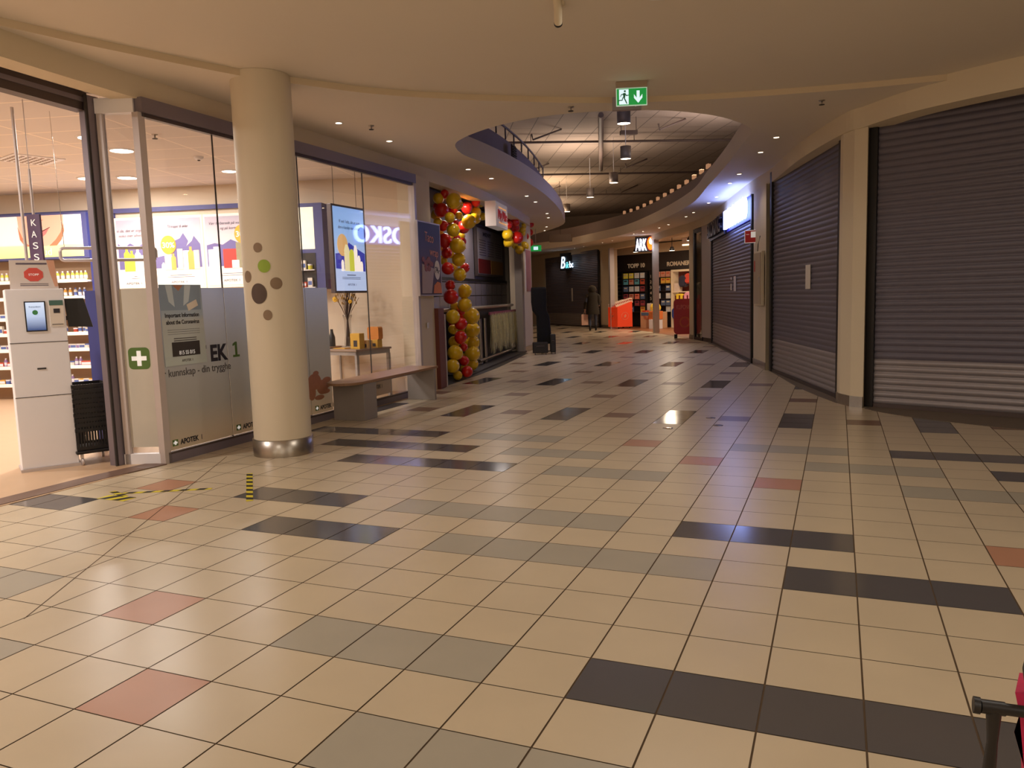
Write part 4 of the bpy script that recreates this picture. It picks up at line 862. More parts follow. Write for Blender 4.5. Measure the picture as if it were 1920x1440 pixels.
# ------------------------------------------------------------------ snack bar
OF = frame((-5.06, 8.93), (-6.77, 17.39))
def OB(y0): return (OF[0], OF[1])
dk = mat('kitchen_wall', (120, 112, 116), .6, var=.05)
b = MB(); b.box(-.3, 13, 2.0, 2.1, 0, 3.3); struct(b.build('wall_snack_back', dk, None, OF[0], OF[1]))
b = MB(); b.box(-.3, -.2, .3, 2.2, 0, 3.3); struct(b.build('wall_snack_side', mat('kitchen_wall', (120, 112, 116)), None, OF[0], OF[1]))
b = MB(); b.box(-.3, 8.0, .3, 2.0, 3.28, 3.3); struct(b.build('ceiling_snack', darkg, None, OF[0], OF[1]))
b = MB(); b.slab([(-6.55, 16.15), (-6.62, 16.45)], [(-6.75, 16.15), (-6.85, 16.45)], 0, 3.31); struct(b.build('wall_left_pillar', mat('pillar_grey', (150, 140, 130), .7)))
tl = bpy.data.materials.new('wall_tiles'); tl.use_nodes = True; nt = tl.node_tree; bs = nt.nodes['Principled BSDF']; tc = nt.nodes.new('ShaderNodeTexCoord'); mp = nt.nodes.new('ShaderNodeMapping'); mp.inputs['Rotation'].default_value = (PI/2, 0, 0)
br = nt.nodes.new('ShaderNodeTexBrick'); br.offset = 0; br.inputs['Scale'].default_value = 1; br.inputs['Brick Width'].default_value = .62; br.inputs['Row Height'].default_value = .3; br.inputs['Mortar Size'].default_value = .012
br.inputs['Color1'].default_value = (*lin((150, 140, 140)), 1); br.inputs['Color2'].default_value = (*lin((140, 130, 132)), 1); br.inputs['Mortar'].default_value = (*lin((50, 44, 44)), 1)
nt.links.new(tc.outputs['Object'], mp.inputs[0]); nt.links.new(mp.outputs[0], br.inputs['Vector']); nt.links.new(br.outputs[0], bs.inputs['Base Color']); bs.inputs['Roughness'].default_value = .15
t = thing('tiled_splashback', 'grey glazed tile panel above the counter rail of the snack bar', 'splashback', OF[0], OF[1])
b = MB(); b.box(-.1, 12.5, .98, 1.0, 1.2, 1.84); b.build('tiles', tl, t)
b = MB(); b.box(-.1, 12.5, .96, 1.02, 1.84, 1.9); b.build('top_ledge', black, t)
b = MB(); b.box(-.1, 12.5, 1.0, 1.03, 0, 1.2); b.build('lower_board', black, t)
b = MB(); b.box(-.1, 12.5, 1.02, 1.05, 1.9, 3.28); b.build('upper_board', mat('kitchen_wall', (120, 112, 116)), t)
t = thing('menu_board', 'framed menu board with red and yellow fields on the snack bar wall', 'menu board', OF[0], OF[1])
b = MB(); b.box(6.3, 9.4, .93, 1.0, 1.98, 3.2); b.build('frame', alu_d, t); b = MB(); b.box(6.38, 9.32, .925, .93, 2.03, 3.15); b.build('sheet', mat('menu_sheet', (146, 138, 140), .4), t)
text('MENY', t, 6.95, .92, 2.98, .1, txtk, w=.9, ex=.001, off=.004)
b = MB(); b.box(6.4, 7.75, .915, .925, 2.05, 2.4); b.build('red_field', mat('menu_red', (110, 24, 26), .4), t); b = MB(); b.box(7.8, 9.3, .915, .925, 2.05, 2.4); b.build('yellow_field', mat('menu_yellow', (150, 104, 36), .4), t)
b = MB()
for c in range(3):
    for r in range(7): b.box(6.55+c*.92, 7.25+c*.92, .918, .925, 2.5+r*.06, 2.515+r*.06)
b.build('menu_lines', mat('lettering_soft', (96, 84, 96)), t)
# counter
t = thing('snack_counter', 'snack bar counter front with steel rails, upright pipes and a foot rail', 'counter', OF[0], OF[1])
b = MB(); b.box(2.2, 7.3, .42, .9, .0, 1.2); b.build('body', mat('counter_dark', (40, 34, 34), .5), t)
b = MB(); b.tube([(.3, .3, 1.24), (7.35, .3, 1.24)], .035); b.build('top_rail', steel, t)
b = MB(); b.tube([(3.55, .3, .12), (7.5, .3, .12)], .035); b.build('foot_rail', steel, t)
for x in (2.6, 3.0, 3.6, 3.85, 4.3): b = MB(); b.tube([(x, .34, .01), (x, .34, 1.0 if x > 2.9 else .8)], .045, 10); b.build('upright_pipe', steel, t)
b = MB(); b.tube([(2.1, .34, .1), (2.5, .34, .12), (2.75, .34, .3), (2.8, .34, .7)], .04, 10); b.build('bent_pipe', steel, t)
b = MB(); b.box(2.9, 3.5, .36, .42, .9, 1.05); b.build('dark_box', black, t)
b = MB(); b.box(1.6, 7.6, .0, .95, .0, .04); b.build('plinth', mat('counter_dark', (40, 34, 34)), t)
for x, y, z in [(3.0, .6, 1.2), (3.5, .6, 1.2), (3.75, .55, 1.2), (4.0, .62, 1.2)]:
    b = MB(); b.lathe([(.04, 0), (.05, .1), (.02, .13), (.02, .16)], 12, (0, 0, 0)); tag(b.build('steel_pourer', chrome, None, at(OF, x, y, z+.001)), 'small shiny steel container standing on the snack bar counter', 'container', 'steel containers on the counter')
# straw skirt
t = thing('straw_skirt', 'fringe of pale dried straw hung from the counter rail of the snack bar', 'straw fringe', OF[0], OF[1])
random.seed(9); b = MB()
for i in range(520):
    x = 4.5+3.0*random.random(); y = .26-.05*random.random(); z0 = 1.02+.08*random.random(); z1 = .22+.2*random.random()+.06*math.sin(x*9); w = .008+.008*random.random(); dx = random.uniform(-.06, .06); k = random.uniform(-.03, .03)
    zm = (z0+z1)/2
    b.add([(x, y, z0), (x+w, y, z0), (x+dx*.4+w+k, y-.02, zm), (x+dx*.4+k, y-.02, zm), (x+dx+w, y, z1), (x+dx, y, z1)], [(0, 1, 2, 3), (3, 2, 4, 5)])
o = b.build('straw', mat('straw', (255, 222, 150), .8, var=.35, scale=14), t, fix=False); o['kind'] = 'stuff'
b = MB(); b.box(4.45, 7.5, .24, .27, 1.06, 1.12); b.build('band', mat('band_pink', (150, 70, 84), .8, var=.4, scale=10), t)
# sign BigBite
SG = frame((-5.35, 13.3), (-5.62, 14.35))
t = thing('hanging_sign', 'white box sign with red Big Bite lettering hung between the balloon garlands', 'sign', (-5.22, 11.25, 0), rad(101.5))
b = MB(); b.box(.3, 1.42, -.06, .16, 2.82, 3.3); b.build('box', mat('sign_white', (214, 204, 196), .5, emit=(214, 204, 196), es=.12), t, bevel=.005)
b = MB(); b.box(.35, 1.38, -.068, -.06, 2.86, 3.26); b.build('face', mat('sign_face', (216, 200, 190), .5, emit=(216, 200, 190), es=.15), t)
text('Big Bite', t, .43, -.07, 2.98, .17, mat('bigbite_red', (186, 28, 36), .5, emit=(186, 28, 36), es=.15, var=0), w=.88, ex=.004, off=.012)
text('SUBMARINE', t, .5, -.07, 3.18, .035, pcols[2], w=.75, ex=.001); text('SANDWICH', t, .5, -.07, 2.89, .035, pcols[2], w=.75, ex=.001)
# right poster
t = thing('tall_banner', 'tall narrow pink and red banner edge on at the end of the snack bar', 'banner', at(OF, 6.95, -.15, 0), OF[1])
b = MB(); b.box(0, .75, 0, .02, 1.55, 2.62); b.build('frame', alu, t); b = MB(); b.box(.02, .73, -.003, 0, 1.57, 2.6); b.build('sheet', mat('banner_pink', (176, 110, 112), .6, var=.35, scale=4), t)
# red wood panel at left of opening
b = MB(); b.box(-.36, -.04, .0, .08, 0.006, 1.3); o = b.build('red_brown_panel', mat('red_wood', (112, 52, 40), .5, var=.1), None, OF[0], OF[1]); tag(o, 'reddish brown upright board beside the pilaster at the foot of the balloon column', 'board')
b = MB(); b.box(-.03, .01, -.01, .08, 0.006, 1.2); struct(b.build('trim_12', alu, None, OF[0], OF[1]))
b = MB(); b.box(.1, .17, -.075, -.07, 1.0, 1.09); tag(b.build('wall_switch', white, None, at(PFm, .1, .07, 0), PFm[1]), 'small pale switch plate on the pilaster below the taco poster', 'switch')

# ------------------------------------------------------------------ balloons
BAL = [('y', -5.43, 9.59, 3.15, 0.097), ('y', -5.15, 9.6, 3.09, 0.136), ('y', -5.47, 10.43, 3.13, 0.09), ('y', -5.14, 9.42, 2.8, 0.09), ('y', -5.56, 10.62, 2.96, 0.074), ('y', -5.14, 9.53, 2.6, 0.116), ('y', -5.19, 9.77, 2.35, 0.136), ('y', -5.23, 9.87, 2.12, 0.122), ('y', -5.24, 9.92, 1.86, 0.117), ('y', -5.48, 10.86, 2.86, 0.137), ('y', -5.46, 11.09, 2.93, 0.107), ('y', -5.66, 11.58, 3.11, 0.104), ('y', -6.03, 12.7, 3.14, 0.084), ('y', -5.99, 12.5, 3.42, 0.117), ('y', -5.49, 9.65, 2.76, 0.08), ('y', -5.55, 9.93, 2.11, 0.071), ('r', -5.34, 9.64, 3.22, 0.08), ('r', -5.41, 9.63, 2.96, 0.126), ('r', -5.72, 11.3, 3.17, 0.115), ('r', -5.6, 11.46, 3.28, 0.093), ('r', -5.39, 10.13, 2.78, 0.059), ('r', -5.75, 11.18, 2.8, 0.128), ('r', -5.42, 9.71, 2.7, 0.092), ('r', -5.43, 9.76, 2.45, 0.127), ('r', -5.4, 10.18, 2.51, 0.071), ('r', -5.45, 9.85, 2.24, 0.099), ('r', -5.26, 9.5, 1.96, 0.108), ('r', -5.48, 10.62, 2.0, 0.092), ('r', -5.52, 9.71, 3.03, 0.081), ('r', -6.56, 15.46, 3.38, 0.131), ('r', -6.39, 15.38, 3.25, 0.114), ('r', -6.44, 15.11, 3.17, 0.096), ('r', -6.51, 15.69, 3.14, 0.116), ('r', -6.35, 15.41, 2.87, 0.155), ('r', -6.79, 17.06, 3.02, 0.106), ('r', -6.9, 17.65, 2.9, 0.109), ('r', -7.13, 18.25, 3.22, 0.112), ('r', -7.18, 18.51, 3.46, 0.095), ('y', -6.78, 17.02, 3.4, 0.106), ('y', -6.57, 16.38, 3.22, 0.085), ('y', -6.5, 16.17, 3.12, 0.081), ('y', -6.5, 16.16, 3.03, 0.071), ('y', -6.5, 15.15, 2.94, 0.137), ('y', -6.53, 15.28, 2.77, 0.13), ('y', -6.53, 16.29, 2.71, 0.128), ('y', -6.6, 16.14, 2.62, 0.11), ('y', -5.29, 10.19, 1.57, 0.129), ('y', -5.29, 10.16, 1.33, 0.132), ('y', -5.38, 10.63, 1.11, 0.159), ('y', -5.29, 9.68, 1.13, 0.128), ('y', -5.53, 10.95, 0.84, 0.147), ('y', -5.42, 9.92, 0.9, 0.087), ('y', -5.61, 11.13, 0.59, 0.134), ('y', -5.44, 9.99, 0.67, 0.109), ('y', -5.22, 9.58, 0.51, 0.134), ('y', -5.41, 10.66, 0.41, 0.145), ('y', -5.22, 9.46, 0.29, 0.126), ('y', -5.63, 11.11, 0.17, 0.119), ('y', -5.29, 9.78, 0.07, 0.086), ('y', -5.54, 10.28, 1.3, 0.089), ('r', -5.45, 9.94, 1.68, 0.094), ('r', -5.37, 9.8, 1.48, 0.136), ('r', -5.23, 9.86, 1.0, 0.115), ('r', -5.19, 9.75, 0.77, 0.114), ('r', -5.41, 10.24, 1.2, 0.074), ('r', -5.25, 9.99, 0.58, 0.073), ('r', -5.34, 10.16, 0.32, 0.096), ('r', -5.21, 10.0, 0.14, 0.105), ('y', -5.63, 9.94, 2.62, 0.082), ('y', -5.62, 9.87, 2.36, 0.082), ('y', -5.66, 10.1, 2.14, 0.084), ('y', -5.77, 10.77, 2.55, 0.087), ('y', -5.72, 10.55, 2.27, 0.086), ('y', -5.75, 10.69, 2.02, 0.087), ('y', -5.6, 9.8, 2.91, 0.093), ('y', -5.94, 11.47, 2.66, 0.078), ('r', -5.7, 10.67, 3.06, 0.099), ('r', -5.71, 10.62, 2.82, 0.086), ('r', -5.62, 9.8, 2.45, 0.093), ('r', -5.91, 11.45, 2.55, 0.078), ('r', -5.67, 10.14, 2.37, 0.072), ('r', -5.67, 10.01, 2.77, 0.071), ('y', -5.78, 11.07, 1.24, 0.094), ('y', -5.78, 11.07, 0.83, 0.11), ('y', -5.77, 11.03, 0.58, 0.11), ('y', -5.75, 10.93, 0.29, 0.11), ('y', -5.68, 10.84, 0.1, 0.093), ('r', -5.68, 10.59, 1.19, 0.091), ('r', -5.68, 10.46, 0.98, 0.091), ('r', -5.69, 10.87, 1.09, 0.093), ('y', -6.72, 16.22, 2.76, 0.119), ('y', -6.69, 15.96, 3.3, 0.101), ('y', -6.8, 16.72, 3.12, 0.104)]
bal_me = {}
def balloon_mesh(col):
    if col in bal_me: return bal_me[col]
    prof = []
    for j in range(17):
        p = PI*j/16; r = math.sin(p); z = -math.cos(p); r *= 1+.06*z
        if z < -.7: z = z-.12*(-z-.7)
        prof.append((max(r, .03), z))
    b = MB(); b.lathe(prof, 28); b.lathe([(.03, -1.03), (.07, -1.1), (.05, -1.12)], 10)
    o = b.build('balloon', yel if col == 'y' else red); me = o.data; bpy.data.objects.remove(o); bal_me[col] = me; return me
random.seed(21)
for c, x, y, z, r in BAL:
    o = bpy.data.objects.new('balloon', balloon_mesh(c)); C.objects.link(o); z = max(z, r+.01)
    o.location = (x, y, z); o.scale = (r*.97, r*.97, r*1.02)
    o.rotation_euler = (random.uniform(-1.2, 1.2), random.uniform(-1.2, 1.2), random.uniform(0, 6))
    col = 'yellow' if c == 'y' else 'red'
    if y > 14.5: lab, g = '%s balloon in the short garland right of the Big Bite sign' % col, '%s balloons right of the sign' % col
    elif z > 2.62 and y > 10.1: lab, g = '%s balloon in the garland between the balloon column and the Big Bite sign' % col, '%s balloons left of the sign' % col
    elif z > 1.35: lab, g = '%s balloon in the upper balloon column beside the taco poster' % col, '%s balloons in the upper column' % col
    else: lab, g = '%s balloon in the lower half of the balloon column near the floor' % col, '%s balloons in the lower column' % col
    tag(o, lab, 'balloon', g)

# ------------------------------------------------------------------ covered stand with cases
t = thing('covered_stand', 'tall stand draped in black cloth at the end of the snack bar', 'covered stand', (-5.93, 15.95, 0), rad(22))
b = MB()
prof = [(.17, 1.66), (.18, 1.6), (.18, 1.3), (.17, 1.08), (.15, .95), (.16, .8), (.17, .5), (.18, .25)]
vs = []; n = 24
for j, (r, z) in enumerate(prof):
    for i in range(n):
        a = 2*PI*i/n; q = max(abs(math.cos(a)), abs(math.sin(a)))**-.75; rr = r*q*(1+.03*math.sin(i*2.6+j)); sx = {0: -.1, 1: -.1, 2: -.1, 3: -.09}.get(j, -.05+.01*j)
        vs.append((sx+rr*math.cos(a)*1.05, rr*math.sin(a)*.8, z))
fs = [(j*n+i, j*n+(i+1) % n, (j+1)*n+(i+1) % n, (j+1)*n+i) for j in range(len(prof)-1) for i in range(n)]+[list(range(n))]
b.add(vs, fs, True); b.build('drape', blackc, t)
b = MB(); b.tube([(-.05, 0, .02), (-.05, 0, 1.5)], .02); b.build('pole', black, t)
def case(x, y, w, d, h, label):
    mw = Matrix.Translation((-5.93, 15.95, 0)) @ Matrix.Rotation(rad(22), 4, 'Z'); p = mw @ Vector((x, y, .03))
    t = thing('black_case', label, 'case', p, rad(22)); b = MB(); b.box(-w/2, w/2, -d/2, d/2, .01, h); b.build('shell', mat('case_black', (34, 30, 32), .4), t, bevel=.02)
    b = MB(); b.tube([(-w/4, -d/2-.01, h*.6), (-w/4, -d/2-.03, h*.66), (w/4, -d/2-.03, h*.66), (w/4, -d/2-.01, h*.6)], .01, 6); b.build('handle', alu_d, t)
    for sx in (-1, 1): b = MB(); b.lathe([(.025, -.01), (.025, .01)], 12); o = b.build('wheel', alu_d, t); o.rotation_euler = (0, PI/2, 0); o.location = (sx*w*.35, -d/2+.02, -.005)
case(-.1, -.33, .38, .2, .28, 'low black wheeled case at the foot of the draped stand')
case(.22, -.1, .14, .3, .46, 'narrow upright black case right of the draped stand')

# ------------------------------------------------------------------ bookshop
AW = frame((-8.6, 31.2), (-5.5, 29.5), 0)
dkw = mat('bookshop_dark', (40, 32, 30), .6, var=.05)
b = MB(); b.box(.4, 7.5, .35, .45, 0, 3.45); struct(b.build('wall_bookshop_back', dkw, None, AW[0], AW[1]))
b = MB(); b.box(.4, 5.2, .3, .36, 2.36, 3.08); struct(b.build('trim_13', mat('bookshop_band', (52, 42, 38), .6), None, AW[0], AW[1]))
b = MB(); b.box(.4, 7.5, .2, .35, 3.08, 3.45); struct(b.build('wall_bookshop_top', cream, None, AW[0], AW[1]))
ol = thing('wall_lettering', 'cream letters TOPP 10 on the dark band above the left book shelves', 'lettering', AW[0], AW[1])
ltm = mat('shop_letters', (206, 180, 146), .6, emit=(206, 180, 146), es=.15, var=0)
text('TOPP 10', ol, 1.08, .29, 2.52, .17, ltm, w=.98, ex=.004, off=.008)
ol = thing('wall_lettering', 'cream letters ROMANER on the dark band right of the door frame', 'lettering', AW[0], AW[1])
text('ROMANER', ol, 3.25, .29, 2.5, .17, ltm, w=1.2, ex=.004, off=.008)
def bookrack(x0, x1, rows, label):
    t = thing('book_rack', label, 'book rack', AW[0], AW[1])
    b = MB(); b.box(x0, x1, .2, .34, .05, 2.32); b.build('back_panel', mat('rack_black', (28, 24, 24), .5), t)
    for z in rows: b = MB(); b.box(x0, x1, .06, .2, z-.02, z); b.build('ledge', mat('rack_ledge', (58, 48, 42), .5), t)
    for x in (x0, x1-.03): b = MB(); b.box(x, x+.03, .06, .34, 0, 2.32); b.build('side_post', mat('rack_black', (28, 24, 24)), t)
rows = [2.06, 1.8, 1.5, 1.18, .9, .64]
bookrack(.93, 2.28, rows, 'black book rack with ten facing titles under the TOPP 10 letters')
bookrack(2.75, 3.85, rows, 'black book rack under the ROMANER letters behind the door frame')
bc = [(226, 196, 70), (96, 150, 150), (196, 130, 100), (206, 196, 184), (190, 80, 50), (220, 160, 60), (90, 100, 120), (150, 60, 60), (232, 120, 90)]
bk = {}
def book(x, z, w, h, ci, place):
    key = (w, h, ci)
    if key not in bk:
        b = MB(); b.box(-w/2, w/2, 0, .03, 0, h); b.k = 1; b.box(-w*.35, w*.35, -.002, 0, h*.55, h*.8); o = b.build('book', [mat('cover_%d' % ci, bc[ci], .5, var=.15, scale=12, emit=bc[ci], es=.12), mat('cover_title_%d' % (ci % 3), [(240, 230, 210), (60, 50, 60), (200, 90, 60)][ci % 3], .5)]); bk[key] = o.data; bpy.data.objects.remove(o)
    o = bpy.data.objects.new('book', bk[key]); C.objects.link(o); p = at(AW, x, .12, z+.001); o.location = p; o.rotation_euler.z = AW[1]
    names = ['yellow', 'teal', 'salmon', 'pale', 'rust red', 'amber', 'slate', 'maroon', 'coral']
    tag(o, '%s book facing out on the %s' % (names[ci], place), 'book', 'books on the '+place)
rn = ['top ledge', 'second ledge', 'third ledge', 'fourth ledge', 'fifth ledge', 'lowest ledge']
pl = [[0, 0, 3, 3], [1, 2, 1, 4], [6, 3, 3, 7], [7, 2, 8, 6], [None, None, 7, 7], [None, 6, None, 5]]
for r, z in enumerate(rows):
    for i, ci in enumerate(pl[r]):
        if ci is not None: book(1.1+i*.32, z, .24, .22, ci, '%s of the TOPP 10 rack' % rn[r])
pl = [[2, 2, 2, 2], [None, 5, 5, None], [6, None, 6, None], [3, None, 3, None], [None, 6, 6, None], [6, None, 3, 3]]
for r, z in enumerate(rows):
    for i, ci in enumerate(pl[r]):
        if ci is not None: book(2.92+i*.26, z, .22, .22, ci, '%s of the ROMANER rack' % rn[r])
# number strip
t = thing('number_strip', 'black upright strip of pale numerals beside the TOPP 10 rack', 'strip', AW[0], AW[1])
b = MB(); b.box(2.36, 2.62, .2, .3, .05, 2.32); b.build('board', mat('rack_black', (28, 24, 24)), t)
for i in range(9): text(str(i+1), t, 2.42, .19, 2.05-i*.23, .13, ltm, ex=.002)
# slat wall at left
t = thing('slat_panel', 'dark slatted wall panel left of the TOPP 10 rack', 'panel', AW[0], AW[1])
b = MB(); b.box(.5, .92, .22, .34, .6, 2.3); b.build('board', mat('rack_black', (28, 24, 24)), t); b = MB(); [b.box(.52, .9, .2, .22, .7+k*.16, .73+k*.16) for k in range(10)]; b.build('slats', mat('slat_grey', (110, 96, 84), .5), t)
# toy shelf
t = thing('toy_shelf', 'cream open shelf with school bags and toys at the right of the bookshop', 'shelf', AW[0], AW[1])
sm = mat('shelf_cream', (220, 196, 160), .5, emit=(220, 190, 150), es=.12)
b = MB(); b.box(3.78, 3.86, -.1, .3, 0, 2.32); b.box(3.78, 5.3, -.1, .3, 2.24, 2.32); b.build('frame', sm, t); b = MB(); b.box(3.86, 5.3, -.1, .3, 1.41, 1.45); b.build('board', sm, t); b = MB(); b.box(3.86, 5.3, .28, .3, 0, 2.24); b.build('back', mat('shelf_back', (120, 50, 40), .6), t)
def bag(x, z, col, label, s=1):
    t = thing('school_bag', label, 'bag', at(AW, x, -.02, z), AW[1])
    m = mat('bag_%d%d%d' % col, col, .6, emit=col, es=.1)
    b = MB(); b.poly(rrect(-.22*s, .22*s, 0, .5*s, .16*s, 6), -.1, .08); b.build('body', m, t, bevel=.02)
    b = MB(); b.poly(rrect(-.15*s, .15*s, .05*s, .24*s, .06*s, 4), -.14, -.1); b.build('pocket', m, t); b = MB(); b.tube([(-.05*s, 0, .49*s), (-.04*s, 0, .56*s), (.04*s, 0, .56*s), (.05*s, 0, .49*s)], .012, 6); b.build('handle', darkg, t)
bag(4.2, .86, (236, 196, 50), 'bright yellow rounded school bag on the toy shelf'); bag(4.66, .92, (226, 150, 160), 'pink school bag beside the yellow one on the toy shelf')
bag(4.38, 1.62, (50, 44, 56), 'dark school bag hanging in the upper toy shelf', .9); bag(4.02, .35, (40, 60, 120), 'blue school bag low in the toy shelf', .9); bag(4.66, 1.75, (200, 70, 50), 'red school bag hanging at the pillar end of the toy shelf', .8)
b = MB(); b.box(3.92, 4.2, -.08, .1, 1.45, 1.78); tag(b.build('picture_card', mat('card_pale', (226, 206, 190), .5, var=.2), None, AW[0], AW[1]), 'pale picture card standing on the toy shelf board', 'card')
# display table with basket & cards
def abox(name, x0, x1, y0, y1, z0, z1, m, label, cat, prt=None):
    t = thing(name, label, cat, AW[0], AW[1]); b = MB(); b.box(x0, x1, y0, y1, z0, z1); b.build('body', m, t, bevel=.008)
    if prt: prt(t)
    return t
def pr(t):
    text('TILBUD', t, 2.98, -.862, .36, .14, mat('offer_red', (206, 70, 40), .5, var=0), w=.55, ex=.003); b = MB(); b.box(2.85, 3.7, -.86, -.85, .52, .64); b.build('blue_band', mat('offer_blue', (80, 110, 140), .5), t)
abox('offer_table', 2.8, 3.75, -.85, -.3, .0, .66, mat('offer_cream', (214, 170, 130), .5), 'offer table with a blue band and red lettering in the bookshop entrance', 'table', pr)
def pr2(t):
    b = MB(); [b.box(3.45+i*.05, 3.47+i*.05, -1.06, -1.05, .42, .66) for i in range(10)]; b.build('slats', mat('crate_slats', (150, 80, 40), .6), t)
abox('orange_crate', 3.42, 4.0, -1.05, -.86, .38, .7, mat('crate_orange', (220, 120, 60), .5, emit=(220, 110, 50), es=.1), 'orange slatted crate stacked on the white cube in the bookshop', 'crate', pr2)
abox('white_cube', 3.56, 3.98, -1.2, -.86, .0, .37, white, 'plain white cube under the orange crate in the bookshop', 'cube')
o = MB(); 
for k in range(6): o.ell((.1*math.cos(k), .1*math.sin(k), .16+.05*(k % 3)), .13, .12, .13, 12, 8)
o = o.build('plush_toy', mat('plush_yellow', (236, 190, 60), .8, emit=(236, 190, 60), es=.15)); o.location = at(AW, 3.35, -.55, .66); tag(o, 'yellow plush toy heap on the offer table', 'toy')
abox('red_box', 2.85, 3.05, -.8, -.6, .661, .72, mat('toy_red', (200, 60, 40), .5), 'small red box lying on the offer table', 'box')
abox('pale_card_stack', 2.85, 3.2, -.5, -.35, .661, 1.0, paper, 'pale stack of cards standing at the back of the offer table', 'cards')
# orange dump bin
DBF = frame((-8.0, 29.55), (-7.25, 28.95))
t = thing('book_dump_bin', 'bright orange wheeled book bin with slanting rows of paperbacks at the bookshop corner', 'book bin', (-7.4, 28.99, 0), rad(-8))
lg = mat('bin_logo', (240, 140, 110), .5, var=0)
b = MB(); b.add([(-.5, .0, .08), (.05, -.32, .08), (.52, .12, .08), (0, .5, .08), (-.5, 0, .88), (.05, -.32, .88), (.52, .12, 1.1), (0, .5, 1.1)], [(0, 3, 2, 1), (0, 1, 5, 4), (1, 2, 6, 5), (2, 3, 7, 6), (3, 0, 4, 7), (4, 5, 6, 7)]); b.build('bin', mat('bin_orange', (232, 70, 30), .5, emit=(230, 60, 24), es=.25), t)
for x, y in ((-.35, 0), (.05, -.22), (.4, .1), (0, .38)): b = MB(); b.lathe([(.035, -.015), (.035, .015)], 12); o = b.build('wheel', black, t); o.rotation_euler = (PI/2, 0, .5); o.location = (x, y, .036)
for (cx, cy, a_) in ((.285, -.1, rad(43)), (-.225, -.16, rad(-30))):
    e_ = bpy.data.objects.new('logo', None)
    b = MB(); nn = 24
    for i in range(nn):
        a0, a1 = 2*PI*i/nn, 2*PI*(i+1)/nn
        b.add([(r_*math.cos(q), -.012, r_*math.sin(q)) for r_, q in ((.14, a0), (.155, a0), (.155, a1), (.14, a1))], [(0, 1, 2, 3)])
    b.poly([(-.05, -.07), (.03, -.05), (.06, .02), (.02, .09), (-.01, .02), (-.06, .04), (-.03, -.02)], -.012, -.01); o = b.build('logo', lg, t, fix=False); o.location = (cx, cy, .52); o.rotation_euler.z = a_
for i in range(9):
    for j in range(2):
        f_ = i/8; x = -.4+f_*.42+j*.42; y = .02+f_*.38-j*.22+.0; z = .84+f_*.16+(.06 if j else 0)
        o = bpy.data.objects.new('paperback', None)
        if i == 0 and j == 0:
            b = MB(); b.box(-.09, .09, 0, .025, 0, .2); b.k = 1; b.box(-.07, .07, -.002, 0, .08, .15); pb = b.build('x', [mat('pb_cream', (222, 190, 160), .5, emit=(222, 180, 150), es=.1), mat('pb_red', (180, 70, 50), .5)]); pbm = pb.data; bpy.data.objects.remove(pb)
        bpy.data.objects.remove(o); o = bpy.data.objects.new('paperback', pbm); C.objects.link(o); mw = Matrix.Translation((-7.4, 28.99, 0)) @ Matrix.Rotation(rad(-8), 4, 'Z'); o.location = mw @ Vector((x, y, z)); o.rotation_euler = (-.35, 0, rad(40 if j else 15)); tag(o, 'cream paperback standing in the rows on top of the orange bin', 'book', 'paperbacks in the orange bin')
# red coupon stand
t = thing('coupon_stand', 'dark red rounded standee reading KUPONGER at the bookshop pillar', 'standee', (-3.5, 22.1, 0), rad(-55))
t.rotation_euler.z = math.atan2(-(-3.66-.895), 1)*0+rad(12)
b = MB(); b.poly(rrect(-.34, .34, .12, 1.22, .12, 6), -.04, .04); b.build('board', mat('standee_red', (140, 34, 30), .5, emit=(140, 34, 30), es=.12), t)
b = MB(); b.tube([(-.28, 0, .12), (-.28, 0, .0)], .05); b.tube([(.22, 0, .12), (.22, 0, .0)], .05); b.build('foot', black, t)
text('KUPONGER', t, -.26, -.045, .9, .14, mat('kup_pale', (214, 130, 110), .5, var=0), w=.55, ex=.002); b = MB()
for i in range(24):
    a0, a1 = 2*PI*i/24, 2*PI*(i+1)/24; b.add([(r_*math.cos(q), -.044, .5+r_*math.sin(q)) for r_, q in ((.12, a0), (.17, a0), (.17, a1), (.12, a1))], [(0, 1, 2, 3)])
b.build('ring_logo', mat('ring_orange', (190, 90, 50), .5), t, fix=False)
for k in range(5): b = MB(); b.box(-.3+.12*k, -.26+.12*k, -.03, .03, 1.2, 1.33); b.build('prong', mat('standee_red', (140, 34, 30)), t)
# doorway frame posts
for (x, y, nm) in ((-5.1, 25.35, 'door_2'), (-7.72, 29.05, 'door_3')):
    b = MB(); b.box(x-.09, x+.09, y-.1, y+.1, 0, 3.3, rz=rad(30)); struct(b.build(nm, alu))
# ARK sign
AS = frame((-6.0, 25.95), (-5.35, 25.35))
t = thing('bookshop_sign', 'glowing ARK sign with white letters and an orange disc above the bookshop entrance', 'sign', (-5.9, 25.75, 0), rad(8))
b = MB(); b.box(-.02, .64, 0, .12, 2.92, 3.46); b.build('box', black, t)
text('ARK', t, 0, -.03, 2.97, .42, mat('ark_white', (255, 255, 255), .5, emit=(235, 235, 255), es=4, var=0), w=.4, ex=.02, off=.01)
b = MB(); b.poly([(.53+.15*math.cos(a*PI/14), 3.2+.27*math.sin(a*PI/14)) for a in range(28)], -.03, .0); b.build('disc_rim', darkred, t)
b = MB(); b.poly([(.53+.12*math.cos(a*PI/14), 3.2+.23*math.sin(a*PI/14)) for a in range(28)], -.04, -.03); b.build('disc', mat('ark_orange', (240, 120, 30), .5, emit=(240, 110, 24), es=2.2, var=0), t)
b = MB(); b.poly([(.53, 3.4), (.59, 3.26), (.56, 3.16), (.5, 3.2), (.48, 3.3)], -.045, -.04); b.build('flame', mat('ark_white', (255, 255, 255)), t)
